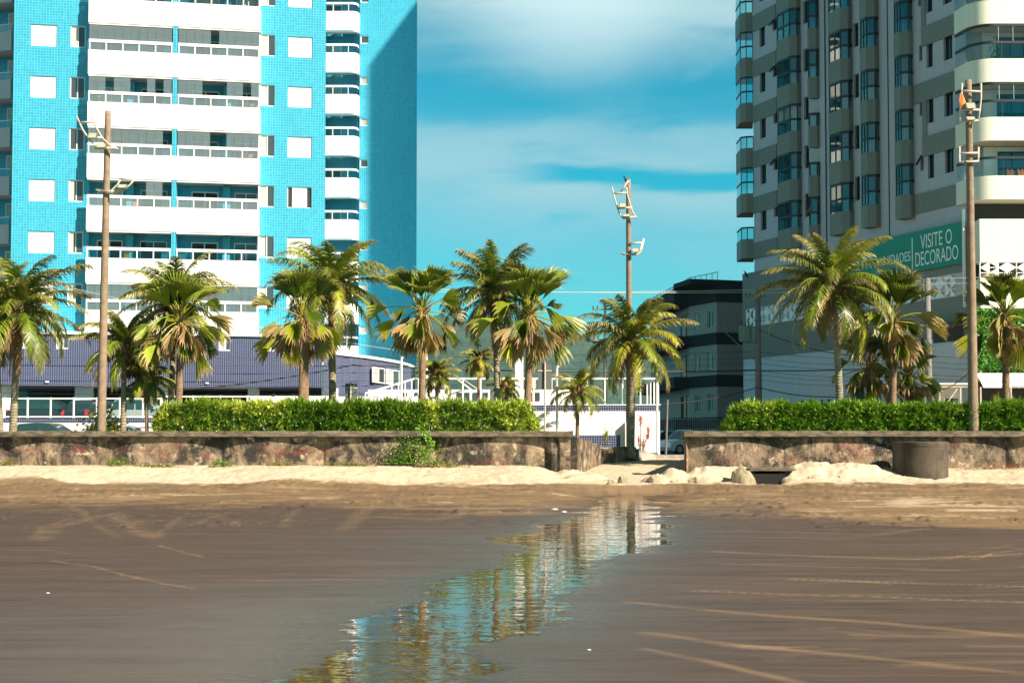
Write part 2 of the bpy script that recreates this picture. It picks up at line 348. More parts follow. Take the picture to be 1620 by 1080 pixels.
class Fac:
    """vertical facade plane through two ground points; u runs from p0 to p1, d is outward"""
    def __init__(s, p0, p1, outward):
        s.p0 = Vector((p0[0], p0[1], 0)); s.p1 = Vector((p1[0], p1[1], 0)); s.u = (s.p1 - s.p0).normalized(); s.L = (s.p1 - s.p0).length
        n = Vector((s.u.y, -s.u.x, 0)); s.n = n if n.dot(Vector(outward)) > 0 else -n
    def pt(s, u, z, d=0): q = s.p0 + s.u * u + s.n * d; return Vector((q.x, q.y, z))
    def pix(s, x, y, off=0):
        r = ray(x, y); o = Vector((0, 0, H)); q0 = s.p0 + s.n * off
        t = (q0 - o).dot(s.n) / r.dot(s.n); p = o + r * t
        return (p - s.p0).dot(s.u), p.z
    def box(s, mb, u0, u1, z0, z1, d0, d1):
        mb.hexa([s.pt(u0, z0, d1), s.pt(u1, z0, d1), s.pt(u1, z0, d0), s.pt(u0, z0, d0), s.pt(u0, z1, d1), s.pt(u1, z1, d1), s.pt(u1, z1, d0), s.pt(u0, z1, d0)])
    def quad(s, mb, u0, u1, z0, z1, d): mb.face([s.pt(u0, z0, d), s.pt(u1, z0, d), s.pt(u1, z1, d), s.pt(u0, z1, d)])
    def prism(s, mb, plan, z0, z1):     # plan = (u, d) points
        n = len(plan); mb.add([s.pt(a, z0, b) for a, b in plan] + [s.pt(a, z1, b) for a, b in plan],
            [tuple(range(n))[::-1], tuple(range(n, 2 * n))] + [(i, (i + 1) % n, n + (i + 1) % n, n + i) for i in range(n)])
    def ribbon(s, mb, plan, z0, z1):    # open vertical sheet along a plan line
        for i in range(len(plan) - 1):
            (a, b), (c, d) = plan[i], plan[i + 1]; mb.face([s.pt(a, z0, b), s.pt(c, z0, d), s.pt(c, z1, d), s.pt(a, z1, b)])
    def wall(s, mb, u0, u1, z0, z1, holes, rev=.18, d=0):
        holes = [h for h in holes if h[1] > u0 and h[0] < u1 and h[3] > z0 and h[2] < z1]
        us = sorted({u0, u1, *[h[0] for h in holes], *[h[1] for h in holes]}); zs = sorted({z0, z1, *[h[2] for h in holes], *[h[3] for h in holes]})
        for i in range(len(us) - 1):
            for j in range(len(zs) - 1):
                cu = (us[i] + us[i + 1]) / 2; cz = (zs[j] + zs[j + 1]) / 2
                if cu < u0 or cu > u1 or cz < z0 or cz > z1: continue
                if any(h[0] < cu < h[1] and h[2] < cz < h[3] for h in holes): continue
                s.quad(mb, us[i], us[i + 1], zs[j], zs[j + 1], d)
        for a, b, c, e in holes:
            for P in ([(a, c), (b, c)], [(b, c), (b, e)], [(b, e), (a, e)], [(a, e), (a, c)]):
                (u_, z_), (w_, y_) = P; mb.face([s.pt(u_, z_, d), s.pt(w_, y_, d), s.pt(w_, y_, d - rev), s.pt(u_, z_, d - rev)])
    def window(s, parent, u0, u1, z0, z1, d, frame='white_paint', pane='pane', mull=1, fw=.05, name='window', curtain=None, openl=False):
        """window frame part at depth d with a pane sub-part behind the bars"""
        f = MB()
        s.box(f, u0, u1, z0, z0 + fw, d, d + .05); s.box(f, u0, u1, z1 - fw, z1, d, d + .05)
        for k in range(mull + 2):
            uu = u0 + fw / 2 + (u1 - u0 - fw) * k / (mull + 1); s.box(f, uu - fw / 2, uu + fw / 2, z0 + fw, z1 - fw, d, d + .05)
        fo = f.build(name, frame, parent)
        p = MB(); 
        if curtain is not None:
            mid = u0 + (u1 - u0) * curtain
            s.quad(p, u0 + .01, mid, z0 + .01, z1 - .01, d + .01); p.cur = 1; s.quad(p, mid, u1 - .01, z0 + .01, z1 - .01, d + .01)
            p.build('pane', ['curtain', pane], fo)
        else:
            s.quad(p, u0 + .01, u1 - .01, z0 + .01, z1 - .01, d + .01); p.build('pane', pane, fo)
        return fo

# ------------------------------------------------------------------ numpy noise
_rs = np.random.RandomState(3); _T = _rs.rand(256, 256)
def vn(x, y):
    xi = np.floor(x).astype(int); yi = np.floor(y).astype(int); fx = x - xi; fy = y - yi
    fx = fx * fx * (3 - 2 * fx); fy = fy * fy * (3 - 2 * fy)
    a = _T[xi % 256, yi % 256]; b = _T[(xi + 1) % 256, yi % 256]; c = _T[xi % 256, (yi + 1) % 256]; d = _T[(xi + 1) % 256, (yi + 1) % 256]
    return (a * (1 - fx) + b * fx) * (1 - fy) + (c * (1 - fx) + d * fx) * fy
def fbm(x, y, o=4):
    s = 0; a = .5
    for i in range(o): s = s + a * (vn(x * 2 ** i + 17 * i, y * 2 ** i + 5 * i) - .5); a *= .5
    return s
def sstep(a, b, x): t = np.clip((x - a) / (b - a), 0, 1); return t * t * (3 - 2 * t)

# ------------------------------------------------------------------ beach
# stream outline rows: photo y, left x, right x
STREAM = [(779, 985, 1040), (786, 955, 1045), (800, 935, 1043), (812, 905, 1040), (830, 880, 1043), (850, 800, 1040), (866, 790, 1035), (880, 770, 1000), (900, 745, 945), (925, 700, 930), (945, 655, 905), (965, 560, 890), (985, 520, 865), (1010, 520, 820), (1040, 440, 790), (1080, 395, 740), (1200, 250, 560), (1500, -100, 200)]
_Y = []; _XL = []; _XR = []
for y_, a_, b_ in STREAM:
    p = atz(a_, y_, 0); q = atz(b_, y_, 0); _Y.append(p.y); _XL.append(p.x); _XR.append(q.x)
_Y = np.array(_Y[::-1]); _XL = np.array(_XL[::-1]); _XR = np.array(_XR[::-1])
TR = []   # tracks: photo polyline, half width (m), strength
def trk(pts, w, s=1.0):
    TR.append(([(lambda p: (p.x, p.y))(atz(x, y, 0)) for x, y in pts], w, s))
trk([(1000, 952), (1100, 962), (1230, 975), (1400, 985), (1700, 1015)], .10)
trk([(1020, 1001), (1150, 1018), (1300, 1032), (1500, 1052), (1700, 1075)], .09)
trk([(1025, 1026), (1110, 1045), (1200, 1065), (1320, 1095)], .07)
trk([(1100, 934), (1250, 940), (1400, 944), (1700, 955)], .09, .8)
trk([(1130, 872), (1300, 880), (1450, 884), (1700, 872)], .13, .9)
trk([(1150, 892), (1350, 897), (1500, 902), (1700, 893)], .12, .6)
trk([(1250, 916), (1450, 922), (1700, 930)], .12, .8)
trk([(1100, 838), (1280, 842), (1380, 846), (1460, 836)], .16, .9)
trk([(1540, 885), (1565, 876), (1620, 868)], .05, .9); trk([(1490, 888), (1530, 874), (1600, 860)], .05, .5)
trk([(85, 887), (150, 897), (230, 918), (300, 930)], .045, .9)
trk([(250, 862), (290, 873), (320, 882)], .05, .8)
trk([(320, 882), (420, 905), (520, 925)], .12, -.35)
trk([(260, 930), (330, 945)], .10, -.3)
trk([(60, 855), (90, 835), (130, 822), (190, 812)], .20, .85); trk([(240, 850), (215, 832), (190, 815)], .22, .7)
trk([(52, 848), (75, 832), (110, 820)], .10, .6)
trk([(60, 780), (110, 800), (150, 830), (185, 850)], .12, .5)
trk([(175, 815), (200, 835), (225, 848)], .16, .7)
trk([(245, 848), (262, 835), (285, 818)], .12, .5); trk([(330, 812), (355, 822), (378, 832)], .16, .6); trk([(300, 832), (330, 820), (350, 815)], .08, .7)
trk([(445, 833), (455, 820), (470, 808)], .16, .6)
trk([(545, 838), (565, 818), (600, 795)], .22, .8); trk([(728, 815), (738, 800), (748, 785)], .10, .8)
trk([(600, 818), (680, 822), (720, 818)], .3, .9)
trk([(1075, 806), (1180, 806), (1240, 800)], .12, .8); trk([(1090, 810), (1160, 811)], .10, .6)
trk([(560, 862), (700, 868), (900, 905)], .2, -.15)
_r = random.Random(4)
for i in range(34):
    y_ = 812 + 250 * _r.random() ** 1.3; x_ = _r.uniform(1080, 1600); l_ = _r.uniform(60, 420); trk([(x_, y_), (x_ + l_ / 2, y_ + _r.uniform(-2, 5)), (x_ + l_, y_ + _r.uniform(-4, 9))], _r.uniform(.03, .09), _r.uniform(.25, .7))
for i in range(26):
    y_ = 790 + 150 * _r.random() ** 1.5; x_ = _r.uniform(-80, 700); l_ = _r.uniform(60, 300); trk([(x_, y_), (x_ + l_ / 2, y_ + _r.uniform(-3, 3)), (x_ + l_, y_ + _r.uniform(-4, 6))], _r.uniform(.03, .10), _r.uniform(.2, .6))
def profile(X, Y):
    z = np.interp(Y, [-10, 26, 31, 36, 39, 42, 45, 50, 56, 70], [0, 0, .03, .10, .20, .34, .48, .74, .96, .97])
    wl = sstep(1.9, .4, X) + sstep(8.4, 9.6, X)
    left = sstep(.5, 3.0, X)      # 0 left, 1 right
    dune = sstep(41.2, 44.4, Y + .5 * np.sin(X * .7)) * (0.50 - .12 * left)
    z = z + wl * dune * .8
    for hx, hy, sx, sy, hh, rg in HEAPS:
        q = ((X - hx) / sx) ** 2 + ((Y - hy) / sy) ** 2 + 1.3 * fbm(X * 1.4 + hx, Y * 2.2, 4) * rg
        z = z + hh * sstep(1.35, .25, q) * (1 + rg * .6 * fbm(X * 5.2, Y * 5.2 + hx, 4))
    return z
HEAPS = [(x * Yh, Yh, sx, sy, h, rg) for x, Yh, sx, sy, h, rg in (((880 - 810) / 2000, 44.2, .9, .6, .12, .3), ((1047 - 810) / 2000, 42.3, .75, .45, .20, 1.2), ((1090 - 810) / 2000, 42.5, .9, .5, .24, 1.2), ((1140 - 810) / 2000, 43.3, 1.3, .8, .42, .4),
    ((1272 - 810) / 2000, 43.0, .9, .5, .22, 1.3), ((1335 - 810) / 2000, 43.2, 1.6, .7, .26, 1.2), ((1212 - 810) / 2000, 42.3, .62, .9, -.30, .2), ((920 - 810) / 2000, 44.2, .8, 1.2, .16, .8))]
def stream_s(X, Y):
    l = np.interp(Y, _Y, _XL); r = np.interp(Y, _Y, _XR)
    nz = fbm(X * .5, Y * 1.2 + 9, 5) * (.9 + .05 * Y) * .9 + fbm(X * 2.2, Y * 9, 4) * .55
    return np.maximum(l - X, X - r) + nz
def terrain(X, Y):
    z = profile(X, Y)
    near = sstep(45.5, 43, Y)
    rough = sstep(30, 42, Y)
    z = z + fbm(X * 1.3, Y * 1.3, 4) * (.006 + .10 * rough * near)
    z = z + rough * near * fbm(X * 5, Y * 5 + 40, 3) * .05
    s = stream_s(X, Y)
    z = np.where(Y < 41, np.minimum(z, z * sstep(-.2, 3, s) + np.clip(s * .05, -.05, .012)), z)
    return z, s
def build_beach():
    ypx = np.concatenate([np.linspace(1500, 1090, 60), np.linspace(1088, 704 + 52, 460)])
    Yr = np.concatenate([3200 / (ypx - 703), np.linspace(61, 70, 4)])
    Yr = np.concatenate([3200 / (np.concatenate([np.linspace(1500, 1090, 50), np.linspace(1088, 781, 380)]) - 703), np.linspace(41.1, 50, 130), np.linspace(50.3, 66, 30)])
    U = np.linspace(-.62, .62, 950)
    Y, Ug = np.meshgrid(Yr, U, indexing='ij'); X = Ug * (Y + 2)
    Z, s = terrain(X, Y)
    # colour zones: r = dryness (0 wet dark .. 1 pale dry), g = tracks, b = closeness to water
    edge = 26.5 + 4.5 * fbm(X * .18, Y * .3, 4) + 3 * np.exp(-((X + 9) / 8) ** 2) + 4 * np.clip((2 - X) * 0, 0, 1)
    right = sstep(3, 8, X)
    edge = edge + 1.5 * (1 - right) - 6.2 * right * sstep(5, 12, X) * sstep(40, 24, Y)
    dry = .42 * sstep(-2.5, 4.5, Y - edge) + .06 * sstep(24, 30, Y)
    patch = sstep(.0, .12, fbm(X * .55 + 3, Y * 1.6, 5))
    dry = dry * (.45 + .55 * patch) + .10 * sstep(31, 36, Y)
    dry = dry + .20 * sstep(19, 27, Y + 4 * fbm(X * .2, Y * .5 + 50, 4)) * sstep(.06, -.04, np.abs(fbm(X * .25 + 8, Y * 1.5 + 3, 4))) 
    dry = dry + .5 * sstep(40.9, 42.2, Y + 1.4 * fbm(X * .5, Y * .5 + 4, 4))
    dry = dry + .17 * sstep(6.0, 9.5, X + 5 * fbm(X * .3, Y * .8 + 60, 4)) * sstep(23.3, 25.2, Y + 3 * fbm(X * .5, Y * 1.1 + 20, 4)) * sstep(37, 34, Y)
    dry = np.clip(dry, 0, 1)
    T = np.zeros_like(X)
    Xw = X + .12 * fbm(X * 1.2, Y * 1.2 + 70, 4) * 2; Yw = Y
    GAP = np.clip(.75 + 1.6 * fbm(X * 1.3, Y * 2.5 + 31, 4), .15, 1)
    for pts, w, st in TR:
        ys_ = [p[1] for p in pts]; rows = np.where((Yr > min(ys_) - w - .4) & (Yr < max(ys_) + w + .4))[0]
        if len(rows) == 0: continue
        sl_ = slice(rows[0], rows[-1] + 1); xw = Xw[sl_]; yw = Yw[sl_]; D = np.full_like(xw, 1e9)
        for (x0, y0), (x1, y1) in zip(pts[:-1], pts[1:]):
            dx, dy = x1 - x0, y1 - y0; ll = dx * dx + dy * dy
            t = np.clip(((xw - x0) * dx + (yw - y0) * dy) / ll, 0, 1); d = np.hypot(xw - x0 - t * dx, yw - y0 - t * dy)
            D = np.minimum(D, d)
        k = np.clip(1.25 - D / w, 0, 1); comb = .6 + .4 * np.cos(D / w * (26 if w > .11 else 12))
        gap = GAP[sl_]
        T[sl_] += k * comb * st * gap * (1.2 if w < .14 else .75)
    Z = Z + np.abs(T) * .004 * (Y < 40)
    # faint footmarks and ruts on the dry part
    foot = sstep(.10, .2, fbm(X * 3.1, Y * 3.1 + 11, 3)) * sstep(38, 41, Y); Z = Z - foot * .035
    cl = sstep(.05, .17, fbm(X * 3.1 + 5, Y * 2.2 + 61, 4)) * sstep(22.5, 26, Y) * sstep(42.5, 40, Y) * sstep(-.06, .10, fbm(X * .3 + 1, Y * .7 + 33, 3)) * np.clip(s / 1.5, 0, 1); Z = Z + cl * .05 + (fbm(X * 7, Y * 7, 3) * .03) * sstep(24, 30, Y) * np.clip(s / 1.5, 0, 1)
    wet = np.exp(-np.clip(s, 0, None) / .45) * (Y < 40)
    sheen = np.exp(-np.clip(s, 0, None) / (1.7 + 2.0 * sstep(0, -2, X) * sstep(16, 10, Y))) * sstep(38, 26, Y)
    nY, nX = X.shape
    me = bpy.data.meshes.new('beach')
    co = np.stack([X, Y, Z], -1).reshape(-1, 3).astype(np.float32)
    idx = np.arange(nY * nX).reshape(nY, nX)
    q = np.stack([idx[:-1, :-1], idx[:-1, 1:], idx[1:, 1:], idx[1:, :-1]], -1).reshape(-1, 4)
    me.vertices.add(len(co)); me.vertices.foreach_set('co', co.ravel())
    me.loops.add(q.size); me.loops.foreach_set('vertex_index', q.ravel().astype(np.int32))
    me.polygons.add(len(q)); me.polygons.foreach_set('loop_start', np.arange(0, q.size, 4, dtype=np.int32)); me.polygons.foreach_set('loop_total', np.full(len(q), 4, dtype=np.int32))
    me.update(calc_edges=True); me.polygons.foreach_set('use_smooth', np.ones(len(q), dtype=bool))
    ca = me.color_attributes.new('Zone', 'FLOAT_COLOR', 'POINT')
    a = np.stack([dry, .5 + .5 * np.clip(T, -1, 1), wet, sheen], -1).reshape(-1, 4).astype(np.float32); ca.data.foreach_set('color', a.ravel())
    o = bpy.data.objects.new('beach', me); COL.objects.link(o); tag(o, kind='structure')
    m = mat('beach_sand', (.1, .08, .07), .6); g = NG(m); m_at = g.n('ShaderNodeAttribute', attribute_name='Zone')
    sp = g.n('ShaderNodeSeparateColor'); g.L.new(m_at.outputs['Color'], sp.inputs[0])
    dryv, trv, wetv, shv = sp.outputs[0], sp.outputs[1], sp.outputs[2], m_at.outputs['Alpha']
    streak = g.noise(1.0, 6, .6, stretch=(.22, 3.2, 1), dist=.15)          # long shore-parallel streaks
    fine = g.noise(1.0, 7, .7, stretch=(1.2, 11, 1)); grain = g.noise(45, 4, .7)
    wetc = g.mix(g.ramp(streak, [(.32, 0.), (.68, 1.)]), (.046, .032, .028), (.108, .075, .062))
    wetc = g.mix(g.ramp(fine, [(.40, 0.), (.66, .75)]), wetc, (.115, .084, .064))
    dv = g.math('ADD', dryv, g.math('MULTIPLY', g.math('SUBTRACT', g.noise(2.4, 8, .74, stretch=(.6, 1.6, 1)), .5), .55), clamp=True)
    dc = g.ramp(dv, [(0., 0.), (1., 1.)])
    c = g.mix(g.ramp(dv, [(.12, 0.), (.42, 1.)]), wetc, (.24, .165, .098))
    c = g.mix(g.ramp(dv, [(.55, 0.), (.85, 1.)]), c, (.60, .49, .36))
    sp_ = g.noise(9, 5, .75); c = g.mix(g.math('MULTIPLY', g.ramp(sp_, [(.60, 0.), (.68, .6)]), g.ramp(dv, [(.2, 0.), (.5, 1.)])), c, (.17, .11, .06))
    tp = g.math('MULTIPLY', g.math('SUBTRACT', trv, .5), 2.0)
    c = g.mix(g.math('MULTIPLY', g.math('MAXIMUM', tp, 0.), .8, clamp=True), c, (.27, .185, .11))
    c = g.mix(g.math('MULTIPLY', g.math('MAXIMUM', g.math('MULTIPLY', tp, -1.), 0.), .9, clamp=True), c, (.09, .05, .025))
    c = g.mix(.55, c, g.mix(1.0, c, g.ramp(g.noise(60, 5, .8), [(.3, .45), (.7, 1.)]), 'MULTIPLY'))
    pebs = g.noise(24, 3, .8); c = g.mix(g.ramp(pebs, [(.70, 0.), (.74, .7)]), c, (.03, .022, .018))
    c = g.mix(g.math('MULTIPLY', wetv, .7), c, (.045, .035, .030)); g.color(c)
    r = g.math('SUBTRACT', g.math('ADD', .62, g.math('MULTIPLY', streak, .2)), g.math('MULTIPLY', shv, .42))
    r = g.math('SUBTRACT', r, g.math('MULTIPLY', wetv, .12)); r = g.math('ADD', r, g.math('MULTIPLY', g.ramp(dv, [(.1, 0.), (.4, 1.)]), .5))
    r = g.math('ADD', r, g.math('MULTIPLY', g.math('MAXIMUM', tp, 0.), .3), clamp=True)
    g.rough(g.math('MAXIMUM', r, .12))
    g.sock(g.math('SUBTRACT', g.math('ADD', .10, g.math('MULTIPLY', shv, .60)), g.math('MULTIPLY', g.ramp(dv, [(.1, 0.), (.4, 1.)]), .12)), g.b.inputs['Specular IOR Level'])
    hgt = g.math('ADD', g.math('MULTIPLY', grain, g.math('ADD', .12, g.math('MULTIPLY', dryv, 1.0))), g.math('MULTIPLY', fine, 1.5))
    hgt = g.math('ADD', hgt, g.math('MULTIPLY', g.noise(7, 5, .6), g.math('MULTIPLY', dryv, 1.5)))
    g.bump(hgt, g.math('SUBTRACT', .62, g.math('MULTIPLY', wetv, .57)) if False else .6, .018); me.materials.append(m)
    # coarse surroundings of the beach, well outside the view
    sk = MB(); sk.face([(-300, -200, -.15), (300, -200, -.15), (300, 57, -.15), (-300, 57, -.15)])
    so_ = sk.build('ground', speckle('far_sand', (.16, .12, .09), .2, .5, .8, .2)); tag(so_, kind='structure')
    # water
    wm = bpy.data.materials.new('stream_water'); wm.use_nodes = True; g = NG(wm)
    g.color((.075, .058, .036)); g.rough(.0); g.b.inputs['Specular IOR Level'].default_value = .5; g.b.inputs['IOR'].default_value = 1.5
    h1 = g.noise(1.0, 2, .5, stretch=(1.6, 3.2, 1), dist=.6); h2 = g.noise(1.0, 2, .5, stretch=(6, 9, 1))
    g.bump(g.math('ADD', h1, g.math('MULTIPLY', h2, .20)), .42, .016)
    w = MB(); N_ = 60
    for i in range(N_):
        y0 = 3.5 + (41 - 3.5) * i / N_; y1 = 3.5 + (41 - 3.5) * (i + 1) / N_
        l0, r0 = np.interp(y0, _Y, _XL) - 2, np.interp(y0, _Y, _XR) + 2; l1, r1 = np.interp(y1, _Y, _XL) - 2, np.interp(y1, _Y, _XR) + 2
        zz = -.004
        w.face([(l0, y0, zz), (r0, y0, zz), (r1, y1, zz), (l1, y1, zz)])
    wo = w.build('water', wm); tag(wo, kind='structure')
build_beach()
def gz(x, y): z, s = terrain(np.array([[x]], float), np.array([[y]], float)); return float(z[0, 0])

# street level behind the promenade, out to the horizon
STZ = 1.0
s_ = MB(); s_.face([(-3000, 60, STZ), (3000, 60, STZ), (3000, 9000, STZ), (-3000, 9000, STZ)])
tag(s_.build('street', 'asphalt'), kind='structure')
s_ = MB(); s_.box(-120, 120, 57.2, 60.1, .7, STZ + .12)
tag(s_.build('pavement', 'concrete'), kind='structure')

# ------------------------------------------------------------------ hill with forest far behind
def build_hill():
    nx, ny = 260, 40; X = np.linspace(-1600, 1600, nx)
    xs = [-1600, -500, -200, -60, 40, 100, 160, 260, 420, 800, 1600]; hs = [120, 200, 190, 162, 160, 146, 140, 128, 120, 100, 60]
    v = []; f = []
    for j in range(ny):
        t = j / (ny - 1); Yj = 1250 + 500 * t
        hh = np.interp(X, xs, hs) * math.sin(t * math.pi * .5) ** .8
        hh = hh + fbm(X * .012, np.full_like(X, t * 5), 5) * 34 * t + fbm(X * .09, np.full_like(X, t * 40), 3) * 12 * t
        for i in range(nx): v.append((X[i], Yj, STZ - 1 + max(0, hh[i])))
    for j in range(ny - 1):
        for i in range(nx - 1): f.append((j * nx + i, j * nx + i + 1, (j + 1) * nx + i + 1, (j + 1) * nx + i))
    mb = MB(); mb.add(v, f); m = mat('forest_hill', (.03, .06, .03), .9); g = NG(m)
    g.color(g.mix(g.ramp(g.noise(.03, 8, .7), [(.35, 0.), (.65, 1.)]), (.012, .05, .045), (.05, .10, .06))); g.bump(g.noise(.08, 6, .7), 1, 8)
    tag(mb.build('hills', m, smooth=True), kind='structure')
build_hill()

# ------------------------------------------------------------------ sea wall, beds, drain, sand heaps
def wall_run(name, label, x0, x1, grooves, Y=45.0, zb=-.1, zt=1.86):
    root = empty(name, (x0 if abs(x0) < 30 else (x1 if abs(x1) < 30 else 0), Y, .5), label, 'sea wall')
    xs = np.arange(x0, x1 + .01, .10); xs[-1] = x1; zs = np.linspace(zb, zt, 20)
    g = np.array(sorted(grooves))
    Xg, Zg = np.meshgrid(xs, zs, indexing='ij')
    prev = g[np.clip(np.searchsorted(g, Xg) - 1, 0, len(g) - 1)]; nxt = g[np.clip(np.searchsorted(g, Xg), 0, len(g) - 1)]
    t = np.where(nxt > prev, (Xg - prev) / np.maximum(nxt - prev, .1), .5)
    bul = .27 * np.clip(np.sin(np.pi * np.clip(t, 0, 1)), 0, 1) ** .55
    D = bul + fbm(Xg * 1.5, Zg * 2, 5) * .10
    v = [(float(Xg[i, j]), float(Y - D[i, j]), float(Zg[i, j])) for i in range(len(xs)) for j in range(len(zs))]
    n = len(zs); f = [(i * n + j, (i + 1) * n + j, (i + 1) * n + j + 1, i * n + j + 1) for i in range(len(xs) - 1) for j in range(n - 1)]
    mb = MB(); mb.add(v, f); mb.box(x0, x1, Y, Y + .25, zb, zt)
    mb.build('wall', 'seawall', root, smooth=False)
    c = MB(); n = int((x1 - x0) / 2.9) + 1
    xc = x0 - (.08 if abs(x0) < 30 else 0)
    xe = x1 + (.08 if abs(x1) < 30 else 0)
    k = int((xe - xc) / .25); tv = []; tf = []
    for i in range(k + 1):
        x = xc + (xe - xc) * i / k; e = .04 * float(fbm(np.array(x * 3.), np.array(2.), 3)); e2 = .05 * float(fbm(np.array(x * 4.), np.array(8.), 3))
        sec = [(Y + .3, zt), (Y - .42 + e, zt + .0 + e2 * .5), (Y - .45 + e, zt + .03), (Y - .44 + e, zt + .19 + e2), (Y - .41, zt + .215 + e2), (Y + .3, zt + .215)]
        tv += [(x, a, b) for a, b in sec]
    for i in range(k):
        for j in range(6): tf.append((i * 6 + j, i * 6 + (j + 1) % 6, (i + 1) * 6 + (j + 1) % 6, (i + 1) * 6 + j))
    tf.append(tuple(range(6))[::-1]); tf.append(tuple(k * 6 + j for j in range(6)))
    c.add(tv, tf); c.build('capping', 'cap', root)
    return root
gp = lambda l: [(p - 810) / 2000 * 45 for p in l]
LWX = (903 - 810) / 2000 * 44.6; RWX = (1086 - 810) / 2000 * 44.6
lw = wall_run('sea_wall', 'long stained wall left of the gap, with red paint traces and weeds at its foot', -48, LWX, gp([-1330, -1160, -990, -820, -650, -480, -320, -155, 12, 180, 352, 512, 690, 866]) + [LWX - .4])
wall_run('sea_wall', 'stained wall right of the gap, with the round concrete drum in front of it', RWX, 48, [RWX + .01] + gp([1238, 1412, 1590, 1760, 1930, 2100, 2300, 2500, 2700, 2900]))
# end pier of the left wall and its return wall running inland
rw = empty('return_wall', (2.1, 45.4, .5), 'rough grey wall running inland from the end of the left sea wall', 'wall')
a = MB()
def thickpath(mb, pts, tops, bot, th):
    for (p, q, z0, z1) in [(pts[i], pts[i + 1], tops[i], tops[i + 1]) for i in range(len(pts) - 1)]:
        p = Vector((*p, 0)); q = Vector((*q, 0)); d = (q - p).normalized(); n = Vector((d.y, -d.x, 0)) * th / 2
        k = max(2, int((q - p).length / .3))
        for i in range(k):
            A = p.lerp(q, i / k); B = p.lerp(q, (i + 1) / k); za = z0 + (z1 - z0) * i / k; zb_ = z0 + (z1 - z0) * (i + 1) / k
            j1 = random.uniform(-.015, .015)
            mb.hexa([(A + n).to_tuple()[:2] + (bot,), (B + n).to_tuple()[:2] + (bot,), (B - n).to_tuple()[:2] + (bot,), (A - n).to_tuple()[:2] + (bot,),
                     (A + n).to_tuple()[:2] + (za + j1,), (B + n).to_tuple()[:2] + (zb_ + j1,), (B - n).to_tuple()[:2] + (zb_ + j1,), (A - n).to_tuple()[:2] + (za + j1,)])
thickpath(a, [(2.2, 45.35), (3.5, 51.6)], [1.86, 1.56], 0, .28)
a.build('wall', 'seawall', rw)
lwl = MB(); thickpath(lwl, [(3.5, 52.2), (5.0, 54.5), (5.3, 54.6)], [1.42, 1.52, 1.5], 0, .3)
tag(lwl.build('low_wall', 'seawall', loc=(3.5, 52.2, .8)), 'low cracked garden wall in front of the white wall, beside the gap', 'wall')
kb = MB(); thickpath(kb, [(5.35, 54.6), (6.9, 58.5)], [1.42, 1.02], 0, .25)
tag(kb.build('kerb_wall', 'concrete', loc=(5.35, 54.6, .8)), 'low dark kerb sloping down at the foot of the white wall corner', 'kerb')
b = MB(); b.prism([(-60, 45.26), (2.0, 45.26), (3.2, 51), (-60, 51)], .2, 1.80)
tag(b.build('planting_bed', 'soil'), kind='structure')
b = MB(); b.prism([(-60, 51.01), (3.3, 51.01), (5.0, 54.7), (6.7, 58), (6.7, 61), (-60, 61)], .2, 1.22)
tag(b.build('garden_ground', 'soil'), kind='structure')
b = MB(); b.prism([(RWX + .1, 45.26), (60, 45.26), (60, 55), (8.4, 55)], .2, 1.80)
tag(b.build('planting_bed', 'soil'), kind='structure')

# concrete drum
dr = empty('concrete_drum', ((1455 - 810) / 2000 * 43.4, 43.4, .35), 'round grey concrete drum half sunk in the sand before the right sea wall', 'concrete drum')
mb = MB(); n = 40; cx, cy = dr.location.x, 43.4; n = 80; r0 = .92; rows = []
for r_, z_ in [(r0 * 1.0, -.2), (r0, .3), (r0 * .995, .9), (r0, 1.50), (r0 * 1.02, 1.58), (r0 * 1.02, 1.67), (r0 * .98, 1.70), (r0 * .84, 1.70), (r0 * .82, 1.4), (r0 * .82, .3)]: rows.append([(cx + r_ * math.cos(6.2832 * k / n), cy + r_ * math.sin(6.2832 * k / n), z_) for k in range(n)])
P = [p for r_ in rows for p in r_]
mb.add(P, [(i * n + k, i * n + (k + 1) % n, (i + 1) * n + (k + 1) % n, (i + 1) * n + k) for i in range(len(rows) - 1) for k in range(n)])
M['drum'] = speckle('drum_concrete', (.095, .072, .050), .6, 1.3, .95, .9, .9, 18)
mb.build('drum', 'drum', dr, smooth=False)
lid = MB(); lid.prism([(cx + r0 * .82 * math.cos(6.2832 * k / n), cy + r0 * .82 * math.sin(6.2832 * k / n)) for k in range(n)], 1.3, 1.5); lid.build('sand_fill', 'concrete', dr)

# heaps of pale sand, drain mouth and boulders
M['sand_pale'] = speckle('pale_heaped_sand', (.66, .54, .38), .18, 5, .95, .6, 0, 25)
def heap(name, label, cat, x, y, w, d, h, seed, m='sand_pale', rough=.25, flat=0, group=None, sink=.12):
    mb = MB(); nu, nv = 44, 16; P = []
    for j in range(nv + 1):
        t = j / nv; ph = t * math.pi / 2
        for i in range(nu):
            a_ = 6.2832 * i / nu; rr = math.cos(ph) ** .7 if t < 1 else 0
            k = 1 + rough * float(fbm(np.array(math.cos(a_) * 1.3 + seed + rr), np.array(math.sin(a_) * 1.3 + seed * 2 + rr * 2), 4)) * 2.2
            k2 = 1 + rough * 2.5 * float(fbm(np.array(math.cos(a_) * 2.5 * rr + seed), np.array(math.sin(a_) * 2.5 * rr + seed * 3), 5))
            P.append((x + w / 2 * rr * k * math.cos(a_), y + d / 2 * rr * k * math.sin(a_), gz(x, y) - sink + (h + sink) * math.sin(ph) ** (1 - flat * .4) * k2))
    mb.add(P, [(j * nu + i, j * nu + (i + 1) % nu, (j + 1) * nu + (i + 1) % nu, (j + 1) * nu + i) for j in range(nv) for i in range(nu)])
    return tag(mb.build(name, m, loc=(x, y, gz(x, y)), smooth=False), label, cat, group)
def px2(x, Y): return (x - 810) / 2000 * Y
